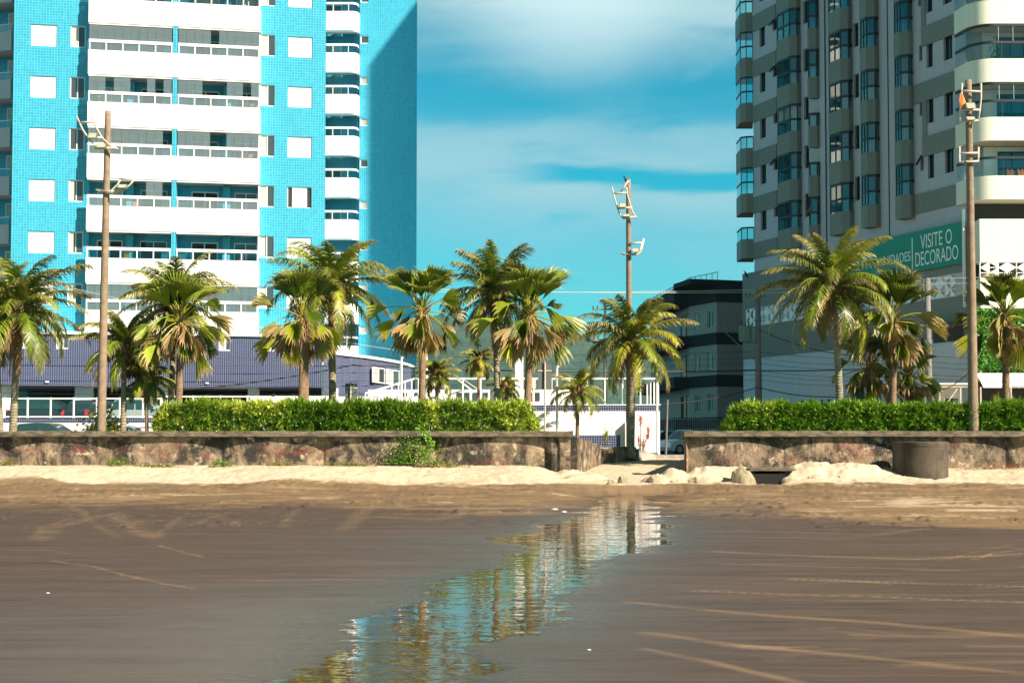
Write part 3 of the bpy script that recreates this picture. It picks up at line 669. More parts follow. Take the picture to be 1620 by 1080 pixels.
M['sand_rock'] = speckle('sand_crusted_rock', (.50, .40, .28), .35, 3, .95, .8, 0, 14)
M['boulder'] = speckle('mossy_rock', (.30, .25, .15), .5, 2, .9, .8, 0, 12)
heap('boulder', 'mossy boulder at the left side of the dark drain mouth', 'boulder', px2(1172, 42.0), 42.0, .85, .6, .48, 11, 'boulder', .3)
heap('rock', 'small dark rock lying in the gap before the sand heap', 'rock', px2(985, 41.9), 41.9, .42, .3, .20, 21, 'boulder', .3)
heap('rock', 'smaller low stone left of the rock in the gap', 'rock', px2(967, 41.3), 41.3, .35, .25, .12, 25, 'boulder', .3)
dm = empty('drain_outlet', (px2(1200, 43.2), 43.2, .3), 'dark drain mouth under a thin concrete slab at the right sea wall', 'drain')
x0, x1 = px2(1183, 43), px2(1240, 43)
mb = MB(); mb.box(x0 - .05, x1 + .25, 42.35, 44.4, .72, .80); mb.build('slab', 'cap', dm)
mb = MB(); mb.box(x0 - .02, x0 + .06, 42.45, 44.4, -.1, .72); mb.box(x1 - .1, x1 - .02, 42.5, 44.4, -.1, .72); mb.box(x0 + .06, x1 - .1, 44.3, 44.4, -.1, .72); mb.build('channel_wall', 'dark_in', dm)
mb = MB(); mb.box(x0 + .06, x1 - .1, 42.42, 42.46, .24, .62); mb.build('opening', mat('painted_dark_mouth', (.006, .006, .006), .9), dm)  # solid plate; the darkness of the mouth is painted as near-black colour
for i, (x, Y_, w, h, lab) in enumerate([(1040, 42.0, .5, .26, 'broken pale rock at the left foot of the sand heap by the gap'), (1072, 41.9, .42, .22, 'broken pale rock in the middle of the sand heap by the gap'), (1108, 42.0, .6, .30, 'broken pale rock at the right foot of the sand heap by the gap'),
        (1252, 42.2, .45, .22, 'pale rock just right of the dark drain mouth'), (1290, 42.3, .38, .16, 'small pale rock on the sand between drain and drum'), (1330, 42.4, .3, .12, 'smallest pale rock near the drum')]):
    heap('rock', lab, 'rock', px2(x, Y_), Y_, w * 1.3, w * .8, h * .55, 60 + i, 'sand_rock', .3, flat=1.6)
# litter
for i, (x, y, lab) in enumerate([(878, 806, 'scrap of white foam at the edge of the stream'), (892, 808, 'second smaller scrap of white foam beside the stream'), (76, 936, 'white shell alone on the wet sand, lower left'), (932, 1025, 'tiny white shell on the wet sand right of the stream')]):
    p = atz(x, y, .01); s = (.045, .03, .02, .015)[i] * (1.5 if i < 2 else .8)
    heap('litter', lab, 'litter' if i < 2 else 'shell', p.x, p.y, s * 2.6, s * 2, s * .3, 30 + i, 'white_paint', .4, sink=.004)

# ------------------------------------------------------------------ foliage
def mixc(a, b, t): return tuple(a[i] * (1 - t) + b[i] * t for i in range(3))
GRN = (.055, .115, .010); YEL = (.42, .38, .03); LIME = (.20, .26, .018); TAN = (.42, .29, .14); BRN = (.22, .12, .06); DKG = (.022, .050, .010)
def frond(mb, base, az, el, L, droop, col, tip, leaf=.5, pairs=42, hang=.35, side=0, rw_=.022):
    N_ = 14; pts = []; p = Vector(base); e = el; h = Vector((math.cos(az), math.sin(az), 0)); dirs = []
    for i in range(N_ + 1):
        t = i / N_; pts.append(p.copy()); ee = el - droop * (t ** 1.35); d = h * math.cos(ee) + Vector((0, 0, 1)) * math.sin(ee); dirs.append(d); p = p + d * (L / N_)
    mb.c = mixc(col, YEL, .5); mb.tube(pts, [rw_ * (1 - .85 * i / N_) for i in range(N_ + 1)], 4, False)
    sd0 = Vector((-h.y, h.x, 0)); tw = random.uniform(-.5, .5)
    for k in range(pairs):
        t = .10 + .90 * (k + .5) / pairs; x = t * N_; i = min(int(x), N_ - 1); q = pts[i].lerp(pts[i + 1], x - i); d = dirs[i].lerp(dirs[i + 1], x - i).normalized()
        ll = leaf * (math.sin(math.pi * min(1, .12 + t * .80)) ** .6) * random.uniform(.8, 1.1)
        for sgn in (-1, 1):
            sd = (sd0 * math.cos(tw * t) + d.cross(sd0) * math.sin(tw * t)) * sgn
            fw = .55 + .9 * t; ld = (sd + d * fw * random.uniform(.7, 1.2) + Vector((0, 0, random.uniform(-.35, .28)))).normalized()
            w = .024 + .013 * (1 - t); wd = d * w
            m1 = q + ld * ll * .5 + Vector((0, 0, -hang * ll * .15)); ld2 = (ld + Vector((random.uniform(-.15, .15) + side * .3, random.uniform(-.15, .15), -hang * 1.6))).normalized()
            e1 = m1 + ld2 * ll * .5
            c1 = mixc(mixc(col, DKG, random.random() * .5), YEL, random.random() * .2); tt = max(0, t - .45) * 1.6 * tip; c2 = mixc(c1, TAN, min(1, tt + random.random() * tip * .6))
            mb.face([q - wd, q + wd, m1 + wd * .8, m1 - wd * .8], c1); mb.face([m1 - wd * .8, m1 + wd * .8, e1], c2)
def fan_leaf(mb, base, az, el, pet, Rr, col, tip, spread=62, fold=.5, droop=.3, seg=22):
    h = Vector((math.cos(az), math.sin(az), 0)); up = Vector((0, 0, 1)); sd = Vector((-h.y, h.x, 0))
    # petiole arcs out
    pts = []; p = Vector(base); n = 6
    for i in range(n + 1):
        pts.append(p.copy()); e = el - droop * .7 * (i / n) ** 1.5; d = h * math.cos(e) + up * math.sin(e); p = p + d * pet / n
    mb.c = mixc(col, YEL, .45); mb.tube(pts, [.028 - .012 * i / n for i in range(n + 1)], 4, False)
    hub = pts[-1]; e2 = el - droop; ax = h * math.cos(e2) + up * math.sin(e2); nrm = sd.cross(ax); nrm = -nrm if nrm.z < 0 else nrm
    tw = random.uniform(-.7, .7); sd2 = (sd * math.cos(tw) + nrm * math.sin(tw)).normalized(); nr2 = ax.cross(sd2).normalized(); nr2 = nr2 if nr2.z > 0 else -nr2
    A = [];  S = R(spread)
    for i in range(seg + 1):
        th = -S + 2 * S * i / seg; rr = Rr * (.93 + .07 * math.cos(th * 1.5)); cup = fold * (abs(th) / S) ** 2 * .6
        d = (ax * math.cos(th) + sd2 * math.sin(th) + nr2 * cup).normalized(); pl = (1 if i % 2 else -1) * .022
        mid = hub + d * rr * .46 + nr2 * pl * 1.2 ; out = hub + d * rr * .70 + nr2 * pl * 1.6 + Vector((0, 0, -.07 * rr))
        A.append((mid, out, d))
    for i in range(seg):
        (m0, o0, d0), (m1, o1, d1) = A[i], A[i + 1]; c = mixc(mixc(col, LIME, random.random() * .35), DKG, .25 if i % 2 else 0)
        mb.face([hub, m0, m1], c); mb.face([m0, o0, o1, m1], c)
        dd = (d0 + d1).normalized(); mid = (o0 + o1) / 2; L2 = Rr * random.uniform(.24, .40); c2 = mixc(c, TAN, min(1, tip * random.uniform(.5, 1.3)))
        t1 = mid + dd * L2 * .5 + up * -.04; w = (o1 - o0) * .36; e3 = t1 + (dd + Vector((random.uniform(-.2, .2), random.uniform(-.2, .2), -.6 - tip * .6))).normalized() * L2 * .6
        mb.face([o0, t1 - w * .6, t1 + w * .6, o1], mixc(c, c2, .5)); mb.face([t1 - w * .6, e3, t1 + w * .6], c2)
def shag(mb, c, top, bot, rad, n, col=BRN, col2=TAN, w=.03):
    for i in range(n):
        a_ = random.uniform(0, 6.28); z0 = top - random.random() * (top - bot) * .5; L = random.uniform(.35, 1) * (top - bot) * .7
        d = Vector((math.cos(a_), math.sin(a_), 0)); p0 = Vector((c[0], c[1], z0)) + d * .10; p1 = p0 + d * rad * random.uniform(.3, 1) + Vector((0, 0, -L * .35)); p2 = p1 + d * rad * random.uniform(-.2, .3) + Vector((random.uniform(-.1, .1), 0, -L * .65))
        s = Vector((-d.y, d.x, 0)) * w * random.uniform(.5, 1.3); cc = mixc(col, col2, random.random())
        mb.face([p0 - s, p0 + s, p1 + s, p1 - s], cc); mb.face([p1 - s, p1 + s, p2], cc)
def stem(root, base, top, r0, r1, m, lean=(0, 0), flare=1.5):
    mb = MB(); P = []; Rr = []; n = 26
    for i in range(n + 1):
        t = i / n; p = Vector(base).lerp(Vector(top), t); s = math.sin(math.pi * t); p.x += lean[0] * s; p.y += lean[1] * s
        p.z = base[2] + (top[2] - base[2]) * t; P.append(p); r = r0 + (r1 - r0) * t; r *= 1 + (flare - 1) * max(0, 1 - t * 9) ** 2; Rr.append(r * (1 + .05 * ((i % 2) - .5) + random.uniform(-.02, .02)))
    mb.tube(P, Rr, 12); mb.build('trunk', m, root, smooth=True)
def coconut(label, bx, cx, cy_, Y, rad, n=20, seed=0, base_z=1.8, group='palms behind the sea wall', dead=3, sc=1.0, trunk='trunk_pale', tr=.13, yellow=.35, lean=(0, 0), nuts=False, hangs=0, pairs=44):
    random.seed(seed); p = at(cx, cy_, Y); b_ = ((bx - 810) / 2000 * Y, Y, base_z)
    root = empty('palm_tree', b_, label, 'palm tree', group); top = (p.x, p.y, p.z)
    stem(root, (b_[0], b_[1], base_z - .15), top, tr * 1.15, tr * .8, trunk, lean)
    L = rad / 2000 * Y; cm = MB(); ga = 2.399963
    n = int(n * 1.7)
    for i in range(n):
        t = i / (n - 1); az = i * ga + random.uniform(-.25, .25); el = R(86 - 112 * t ** .9 + random.uniform(-7, 7)); dr = R(50 + 46 * random.random() + 18 * t)
        col = mixc(mixc(GRN, LIME, random.random() ** 1.5), YEL, max(0, random.uniform(-.6, yellow + .5 * t)) * .8); col = mixc(col, DKG, .75 * (random.random() < .45))
        frond(cm, Vector(top) + Vector((math.cos(az) * .07, math.sin(az) * .07, .1 - .25 * t)), az, el, L * random.uniform(1.0, 1.22) * (1.0 if t > .12 else .85), dr, col, (.25 + .6 * t * random.random() + .15) * random.uniform(.6, 1.7), leaf=.62 * sc, pairs=int(pairs * 1.3), hang=random.uniform(.3, .8))
    cm.build('crown', 'leaf', root, colors=True)
    dm_ = MB(); shag(dm_, top, top[2] + .35, top[2] - 1.0 * sc, .42 * sc, 220)
    for i in range(dead):
        az = random.uniform(0, 6.28); frond(dm_, Vector(top) + Vector((0, 0, -.2)), az, R(-30 - random.random() * 30), L * .72, R(55), BRN, 1, leaf=.42 * sc, pairs=30, hang=.8)
    for i in range(hangs):
        az = random.uniform(3.6, 5.8); frond(dm_, Vector(top) + Vector((.1 * i, -.1, -.2)), az, R(-78), L * .95, R(12), (.30, .13, .07), 1, leaf=.34 * sc, pairs=44, hang=1.2)
    for o_ in range(14):
        az = random.uniform(0, 6.28); q = Vector(top) + Vector((0, 0, random.uniform(-.3, .3))); d = Vector((math.cos(az), math.sin(az), random.uniform(.4, 1.6))).normalized()
        dm_.c = mixc(TAN, BRN, random.random()); dm_.tube([q, q + d * .25, q + d * .45], [.045, .03, .01], 4, False)
    dm_.build('dead_fronds', 'dead_leaf', root, colors=True)
    return root
def fanpalm(label, bx, cx, cy_, Y, rad, n=24, seed=0, base_z=1.8, group='palms behind the sea wall', tr=.13, trunks=1, green=0.0, shagl=1.0, asp=1.0):
    random.seed(seed); p = at(cx, cy_, Y); b_ = ((bx - 810) / 2000 * Y, Y, base_z); root = empty('palm_tree', b_, label, 'palm tree', group); top = (p.x, p.y, p.z)
    for k in range(trunks):
        stem(root, (b_[0] + .26 * k, b_[1] + .12 * k, base_z - .15), (top[0] + .14 * k, top[1] + .1 * k, top[2] - .1 - .3 * k), tr * 1.15, tr * .95, 'trunk_brown', (.05 * (1 - 2 * k), 0))
    n = int(n * 1.35); L = rad / 2000 * Y; cm = MB(); dm_ = MB()
    for i in range(n):
        t = i / (n - 1); az = i * 2.399963 + random.uniform(-.4, .4); low = t > .5; el = R(random.uniform(42, 84) if not low else 32 - 75 * (t - .5) * 2 + random.uniform(-14, 14)); pet = L * (random.uniform(.28, .44) if not low else random.uniform(.45, .68)); Rr = L * (random.uniform(.60, .74) if not low else random.uniform(.42, .62))
        old = max(0, t - .45) * 1.3; col = mixc(mixc(GRN, LIME, random.random() * .9), YEL, max(0, min(1, random.random() * (.15 + old)))) if random.random() > green + .15 else mixc(GRN, DKG, .8)
        dryl = low and random.random() < .22
        if dryl: col = mixc(mixc(BRN, GRN, .4), TAN, random.random() * .5)
        fan_leaf(cm, Vector(top) + Vector((math.cos(az) * .08, math.sin(az) * .08, .12 - .35 * t)), az, el, pet, Rr, col, .35 + .6 * old, spread=random.uniform(30, 46) if not low else random.uniform(14, 36), fold=random.uniform(.3, .9) if not low else random.uniform(.6, 1.6), droop=R(random.uniform(0, 18) if not low else random.uniform(15, 75)))
    cm.build('crown', 'leaf', root, colors=True)
    shag(dm_, top, top[2] - .1, top[2] - 1.15 * shagl * L / 1.9, .26, 130)
    for i in range(14):
        az = random.uniform(0, 6.28); fan_leaf(dm_, Vector(top) + Vector((0, 0, -.25)), az, R(random.uniform(-50, -5)), L * .42, L * .45, mixc(BRN, TAN, random.random()), 1, spread=26, fold=1.6, droop=R(40), seg=12)
    for o_ in range(26):
        az = random.uniform(0, 6.28); q = Vector(top) + Vector((0, 0, random.uniform(-.45, .15))); d = Vector((math.cos(az), math.sin(az), random.uniform(.5, 1.8))).normalized()
        dm_.c = mixc(TAN, BRN, random.random()); dm_.tube([q, q + d * .3, q + d * .55], [.035, .025, .01], 4, False)
    dm_.build('dead_fronds', 'dead_leaf', root, colors=True)
    return root
coconut('tall feathery palm at the left edge of the picture, before the indigo tiles', 20, 30, 487, 48, 108, 24, 1, dead=4, hangs=3)
coconut('second palm trunk with rusty hanging fronds, cut by the left picture edge', 2, -8, 500, 49.5, 92, 18, 2, dead=5, hangs=4, tr=.11)
coconut('short drooping feathery palm just right of the leftmost lamp post', 195, 197, 548, 49, 74, 16, 3, sc=.85, yellow=.3, dead=3, tr=.11)
coconut('little slim palm between the lamp post and the hedge end', 233, 231, 597, 49.5, 44, 13, 4, sc=.6, dead=1, tr=.07, trunk='trunk_brown')
coconut('feathery palm crown standing behind the fan palm at the hedge start', 268, 277, 478, 50.5, 92, 18, 5, yellow=.4, tr=.12)
fanpalm('fan palm rising at the left end of the left hedge', 279, 285, 503, 48.5, 78, 26, 6)
coconut('big feathery palm with pale trunk behind the twin-stemmed fan palm', 527, 524, 452, 50.5, 102, 24, 7, yellow=.35, dead=6, tr=.15)
fanpalm('twin-stemmed fan palm with wide drooping leaves over the left hedge', 474, 478, 497, 48.5, 80, 28, 8, trunks=2)
fanpalm('slender fan palm standing before the right edge of the blue tower', 664, 668, 487, 48.5, 76, 24, 9, tr=.12)
coconut('feathery palm with a long rusty skirt of dead fronds against the sky', 789, 782, 463, 50.5, 88, 22, 10, yellow=.25, dead=5, hangs=5, tr=.12)
fanpalm('fan palm with wind-torn leaves at the right end of the left hedge', 830, 838, 492, 48.5, 84, 26, 11)
coconut('leaning yellow-green feathery palm by the gap, before the white garden wall', 997, 1001, 537, 54.2, 92, 22, 12, base_z=1.15, yellow=.6, dead=3, tr=.16, sc=1.05)
coconut('tall feathery palm with pale trunk left of the green sign, over the right hedge', 1329, 1316, 452, 48, 106, 24, 13, yellow=.4, dead=4, tr=.14, lean=(.08, 0))
fanpalm('large dark fan palm in front of the green sign building', 1409, 1412, 503, 48.5, 82, 28, 14, green=.3)
fanpalm('low shaggy fan palm crowded between the tall palms on the right', 1372, 1376, 575, 50, 58, 22, 15, green=.5, tr=.16, shagl=1.3)
fanpalm('lowest shaggy fan palm beside the right utility pole', 1440, 1436, 590, 50.5, 50, 20, 16, green=.4, tr=.14, shagl=1.2)
fanpalm('fan palm at the right edge, in front of the ivy wall', 1588, 1590, 497, 48.5, 76, 26, 17, green=.35)
coconut('small young palm with round crown behind the hedge, by the white ramp rail', 692, 691, 592, 56, 34, 14, 18, base_z=1.2, sc=.55, dead=2, tr=.09, trunk='trunk_brown', group='small garden palms', pairs=30)
coconut('small areca palm casting its shadow on the white garden wall', 913, 914, 618, 59.5, 44, 12, 19, base_z=1.2, sc=.7, dead=1, tr=.09, trunk='trunk_brown', group='small garden palms', yellow=.9, pairs=26)
coconut('small distant palm partly hidden between the skirted palm and the torn fan palm', 757, 757, 570, 58, 28, 11, 20, base_z=1.2, sc=.6, dead=3, tr=.07, trunk='trunk_brown', group='small garden palms', pairs=28)
coconut('tiny palm poking above the hedge before the white pillar', 800, 799, 612, 57.5, 26, 12, 26, base_z=1.2, sc=.4, dead=0, tr=.05, trunk='trunk_brown', group='small garden palms', pairs=22)

def strap_hedge(label, x0, x1, y0, y1, z0, z1, n, seed, yel, dark):
    random.seed(seed); root = empty('hedge', ((x0 + x1) / 2, (y0 + y1) / 2, z0), label, 'hedge'); mb = MB(); st = MB()
    shoots = int(n / 16 * 1.25)
    for s in range(shoots):
        x = random.triangular(x0, x1, (x0+x1)/2) if False else random.uniform(x0, x1); e = min(x - x0, x1 - x); y = random.uniform(y0, y1) if random.random() < .6 else random.uniform(y0, y0 + .3)
        bump_ = .07 * math.sin(x * 2.1 + seed) + .07 * math.sin(x * 5.3) + .05 * math.sin(x * 11); zt = z1 + bump_ * .7 - .10; zt = z0 + (zt - z0) * min(1, .45 + e * 1.3 if e < .45 else 1)
        z = random.uniform(z0 + .02, zt - .2) if random.random() < .75 else zt - .15 - random.random() * .25; tone = float(vn(np.array(x * .9 + seed), np.array(z * 1.7)))
        yl = yel(x)
        for k in range(16):
            az = random.uniform(0, 6.28); az = az if random.random() < .55 else random.uniform(3.6, 5.8)
            el = R(random.uniform(12, 85)); L = random.uniform(.28, .46); h = Vector((math.cos(az), math.sin(az), 0)); d = h * math.cos(el) + Vector((0, 0, math.sin(el))); sd = Vector((-h.y, h.x, 0)) * random.uniform(.022, .036)
            p0 = Vector((x + random.uniform(-.04, .04), y, z + random.uniform(-.05, .05))); p1 = p0 + d * L * .55; p2 = p1 + (d + Vector((0, 0, -.25 - random.random() * .6))).normalized() * L * .5
            c = mixc((.04, .13, .010), (.17, .32, .02), random.random()); c = mixc(c, (.72, .72, .17), yl * random.random() * (1.2 if tone > .45 else .5)) if random.random() < .5 + yl * .5 else c
            c = mixc(c, (.012, .035, .006), dark * random.random())
            mb.face([p0 - sd * .6, p0 + sd * .6, p1 + sd, p1 - sd], c); mb.face([p1 - sd, p1 + sd, p2], c)
    mb.build('leaves', 'hedge_leaf', root, colors=True)
    for i in range(int((x1 - x0) * 9)):
        x = random.uniform(x0 + .1, x1 - .1); y = random.uniform(y0 + .2, y1 - .1); st.tube([(x, y, z0 - .05), (x + random.uniform(-.1, .1), y, z1 - .35)], [.012, .008], 4)
    st.build('stems', mat('hedge_stem', (.03, .035, .015), .9), root)
strap_hedge('clipped strap-leaf hedge on the left bed, variegated yellow at its ends', px2(246, 46.3), px2(850, 46.3), 46.0, 47.2, 1.78, 3.22, 26000, 31, lambda x: .85 if (x < -8.3 or x > -3.2) else .25, .25)
strap_hedge('deep green strap-leaf hedge on the right bed beneath the sign building', px2(1146, 46.3), 20.5, 46.0, 47.2, 1.78, 3.16, 24000, 32, lambda x: .55 if x < 9.6 else .22, .25)

def scatter_plant(name, label, cat, x, y, zb, w, h, n, cols, seed, leaf=.1, d=None, group=None, cone=False, stems=3):
    random.seed(seed); root = empty(name, (x, y, zb), label, cat, group); mb = MB(); d = d or w
    for i in range(n):
        if cone: t = random.random() ** .8; r_ = (1 - t) ** .7; a_ = random.uniform(0, 6.28); rr = r_ * random.uniform(.7, 1); c = Vector((x + w / 2 * rr * math.cos(a_), y + d / 2 * rr * math.sin(a_), zb + h * t))
        else:
            a_ = random.uniform(0, 6.28); ph = math.asin(random.uniform(-.2, 1)); rr = random.uniform(.55, 1.05) * (1 + .25 * math.sin(a_ * 3 + seed)); c = Vector((x + w / 2 * rr * math.cos(a_) * math.cos(ph), y + d / 2 * rr * math.sin(a_) * math.cos(ph), zb + h * (.15 + .85 * rr * max(0, math.sin(ph)))))
        nrm = Vector((random.gauss(0, 1), random.gauss(0, 1), random.gauss(0, 1))).normalized(); t1 = nrm.orthogonal().normalized() * leaf; t2 = nrm.cross(t1).normalized() * leaf * .5
        mb.face([c - t1, c - t2, c + t1, c + t2], mixc(random.choice(cols), DKG, random.random() * .4))
    mb.build('foliage', 'leaf', root, colors=True)
    st = MB()
    for i in range(stems): a_ = 6.28 * i / stems; st.tube([(x, y, zb - .05), (x + w * .2 * math.cos(a_), y + d * .2 * math.sin(a_), zb + h * .6)], [.02, .01], 5)
    st.build('stem', 'trunk_brown', root)
    return root
scatter_plant('bush', 'round yellow and green croton bush before the parked cars', 'bush', px2(167, 50), 50, 1.2, 2.0, 1.7, 900, [LIME, YEL, GRN, (.45, .38, .04)], 41, .11)
scatter_plant('conifer', 'taller clipped dark conifer behind the twin-stemmed fan palm', 'conifer', px2(432, 62), 62, 1.2, 1.1, 2.9, 1300, [(.03, .08, .012), (.05, .11, .02)], 42, .06, cone=True)
scatter_plant('conifer', 'shorter clipped dark conifer left of the road sign', 'conifer', px2(459, 62), 62, 1.2, .8, 2.5, 1000, [(.03, .08, .012), (.05, .11, .02)], 43, .06, cone=True)
# weeds at the foot of the left wall
for i, (x, w, h, lab, cx_) in enumerate([(655, 2.0, 1.0, 'bright green vine climbing the left sea wall to its capping', 1), (185, .9, .28, 'low green weed tuft at the wall foot near the lamp post', 0), (352, .95, .25, 'low green weed tuft at the wall foot below the hedge start', 0),
        (445, 1.2, .14, 'thin line of weeds at the wall foot between two green tufts', 0), (545, 2.2, .12, 'straggling weeds at the wall foot left of the climbing vine', 0), (12, .7, .18, 'dry weeds at the wall foot at the left picture edge', 0), (245, 1.8, .10, 'sparse weeds along the wall foot right of the lamp post', 0), (700, 1.6, .12, 'yellowing weeds at the wall foot right of the climbing vine', 0)]):
    X_ = px2(x, 44.4); zb = gz(X_, 44.35)
    cols = [(.07, .16, .012), (.13, .24, .02)] if i < 3 else [(.16, .17, .03), (.24, .20, .05)]
    scatter_plant('weeds', lab, 'weeds', X_, 44.35, zb - .05, w, h + .05, int(500 * w * (1.5 if i == 0 else .8)), cols, 50 + i, .035 if i else .045, d=.35, group='weeds along the sea wall foot')
random.seed(77); vt = MB(); X_ = px2(668, 44.3)
for i in range(160):
    t = random.random(); c = Vector((X_ + .25 * math.sin(t * 5) + random.uniform(-.15, .15) + t * .2, 44.33 - random.random() * .1, gz(X_, 44.3) + .5 + t * 1.0)); nn = Vector((random.gauss(0, 1), -1.2, random.gauss(0, .6))).normalized(); t1 = nn.orthogonal().normalized() * .05; t2 = nn.cross(t1).normalized() * .04
    vt.face([c - t1, c - t2, c + t1, c + t2], random.choice([(.09, .20, .015), (.15, .26, .02)]))
tag(vt.build('vine', 'leaf', loc=(X_, 44.3, 1), colors=True), 'thin creeper shoot reaching the capping above the green vine', 'creeper')
random.seed(5); scatter_plant('weeds', 'olive weeds at the foot of the right sea wall left of the drum', 'weeds', px2(1355, 44.4), 44.35, gz(px2(1355, 44.4), 44.35) - .05, 1.0, .28, 260, [(.20, .22, .06), (.3, .26, .1)], 66, .03, d=.3, group='weeds along the sea wall foot')
scatter_plant('weeds', 'orange-brown dry weeds at the foot of the right sea wall right of the drum', 'weeds', px2(1575, 44.4), 44.35, gz(px2(1575, 44.4), 44.35) - .05, 2.4, .12, 500, [(.30, .18, .06), (.2, .16, .05)], 67, .03, d=.3, group='weeds along the sea wall foot')
# dry grass clump on the dune edge
random.seed(9); gm = MB(); q = at(458, 760, 41.5)
for i in range(70):
    a_ = random.uniform(0, 6.28); b0 = Vector((q.x + random.gauss(0, .22), q.y + random.gauss(0, .1), gz(q.x, q.y) - .02)); t_ = b0 + Vector((random.gauss(0, .08), random.gauss(0, .05), random.uniform(.06, .16))); gm.face([b0 + Vector((-.006, 0, 0)), b0 + Vector((.006, 0, 0)), t_], mixc(BRN, TAN, random.random()))
tag(gm.build('grass_clump', 'dead_leaf', loc=q, colors=True), 'small clump of dry brown twigs on the sand before the left wall', 'dry twigs')

# red cordyline and yucca in the small garden
def cordyline(label, x, Y, tops, seed, zb=1.2, col=((.35, .05, .03), (.50, .13, .06)), name='cordyline', cat='cordyline'):
    random.seed(seed); root = empty(name, (px2(x, Y), Y, zb), label, cat); mb = MB(); st = MB()
    for (tx, ty, L, n) in tops:
        p = at(tx, ty, Y); st.tube([(px2(x, Y), Y, zb - .05), ((px2(x, Y) + p.x) / 2, Y, (zb + p.z) / 2 - .1), (p.x, Y, p.z)], [.03, .022, .02], 6)
        for i in range(n):
            az = random.uniform(0, 6.28); el = R(random.uniform(-25, 85)); h = Vector((math.cos(az), math.sin(az), 0)); d = h * math.cos(el) + Vector((0, 0, math.sin(el))); sd = Vector((-h.y, h.x, 0)) * .018; q = Vector(p) + Vector((0, 0, random.uniform(-.3, .1)))
            m_ = q + d * L * .5; e_ = m_ + (d + Vector((0, 0, -.3))).normalized() * L * .5; c = mixc(col[0], col[1], random.random()); mb.face([q - sd * .5, q + sd * .5, m_ + sd, m_ - sd], c); mb.face([m_ - sd, m_ + sd, e_], c)
    mb.build('leaves', 'leaf', root, colors=True); st.build('stem', 'trunk_brown', root)
cordyline('dark red cordyline shrub against the white wall corner', 1013, 57, [(1014, 664, .36, 50), (1025, 686, .36, 50), (1010, 695, .3, 40), (1018, 704, .3, 40)], 71)
cordyline('small green yucca before the blue-tiled strip of the white wall', 957, 56.5, [(958, 690, .42, 60)], 72, col=((.12, .20, .02), (.30, .32, .05)), name='yucca', cat='yucca')
cordyline('small spiky yucca under the fan palm by the shop awning', 1578, 50, [(1578, 640, .5, 60)], 73, zb=1.8, col=((.10, .18, .02), (.30, .28, .06)), name='yucca', cat='yucca')

# ------------------------------------------------------------------ blue tower
def Yst(s): return .983 * 2.9 * 2000 / s
def fac_from(xa, sa, xb, sb, outward, y=200):
    return Fac((at(xa, y, Yst(sa)).x, Yst(sa)), (at(xb, y, Yst(sb)).x, Yst(sb)), outward)
B = fac_from(20, 81.9, 515, 78.96, (0, -1, 0)); FH = 2.9
zw = B.pix(67, 201.9)[1]                           # top of the shuttered windows on the reference floor
bt = empty('apartment_tower', (B.pt(B.L / 2, STZ).x, B.p0.y, STZ), 'turquoise tiled apartment tower with white balcony bands and an indigo tiled base', 'apartment tower')
def bu(x, y=220): return B.pix(x, y)[0]
FL = range(-4, 6); ZB = B.pix(100, 528)[1]; ZT = zw + FH * 6.3
s0, s1 = bu(46.7), bu(88.3); w0, w1 = bu(109.6), bu(133.3); q0, q1 = bu(411.8, 155), bu(435, 155); t0, t1 = bu(455.5, 158), bu(494, 158)
bl, br = bu(141.5), bu(411.5, 250); bm0, bm1 = bu(274.5, 240), bu(281.5, 240)
zs0 = -1.21
holes = []; hk = {}
for k in FL:
    z = zw + FH * k
    if k > -4: holes += [(s0, s1, z - 1.22, z), (w0, w1, z - 1.20, z + .02), (t0, t1, z - 1.20, z)]
    holes += [(q0, q1, z - 1.20, z + .04)]
holes = [h for h in holes if h[2] > ZB]
W1 = MB()
B.wall(W1, 0, bl + .02, ZB, ZT, holes); B.wall(W1, br - .02, B.L, ZB, ZT, holes)
# balcony recess: back wall, side cheeks, far side of the tower
REC = -.75; IN = bl + .02; OUT = br - .02
doors = {}
back = MB()
W1.face([B.pt(IN, ZB, 0), B.pt(IN, ZT, 0), B.pt(IN, ZT, REC), B.pt(IN, ZB, REC)]); W1.face([B.pt(OUT, ZB, REC), B.pt(OUT, ZT, REC), B.pt(OUT, ZT, 0), B.pt(OUT, ZB, 0)])
B.quad(W1, IN, OUT, ZB, ZT, REC)
for (a, b) in ((0, -16), ):
    W1.face([B.pt(0, ZB, 0), B.pt(0, ZB, -15), B.pt(0, ZT, -15), B.pt(0, ZT, 0)]); W1.face([B.pt(B.L, ZB, -17), B.pt(B.L, ZB, 0), B.pt(B.L, ZT, 0), B.pt(B.L, ZT, -17)])
W1.face([B.pt(0, ZT, 0), B.pt(B.L, ZT, 0), B.pt(B.L, ZT, -17), B.pt(0, ZT, -15)]); W1.face([B.pt(0, ZB, -15), B.pt(B.L, ZB, -17), B.pt(B.L, ZT, -17), B.pt(0, ZT, -15)])
W1.build('wall', 'blue_tile', bt)
random.seed(12)
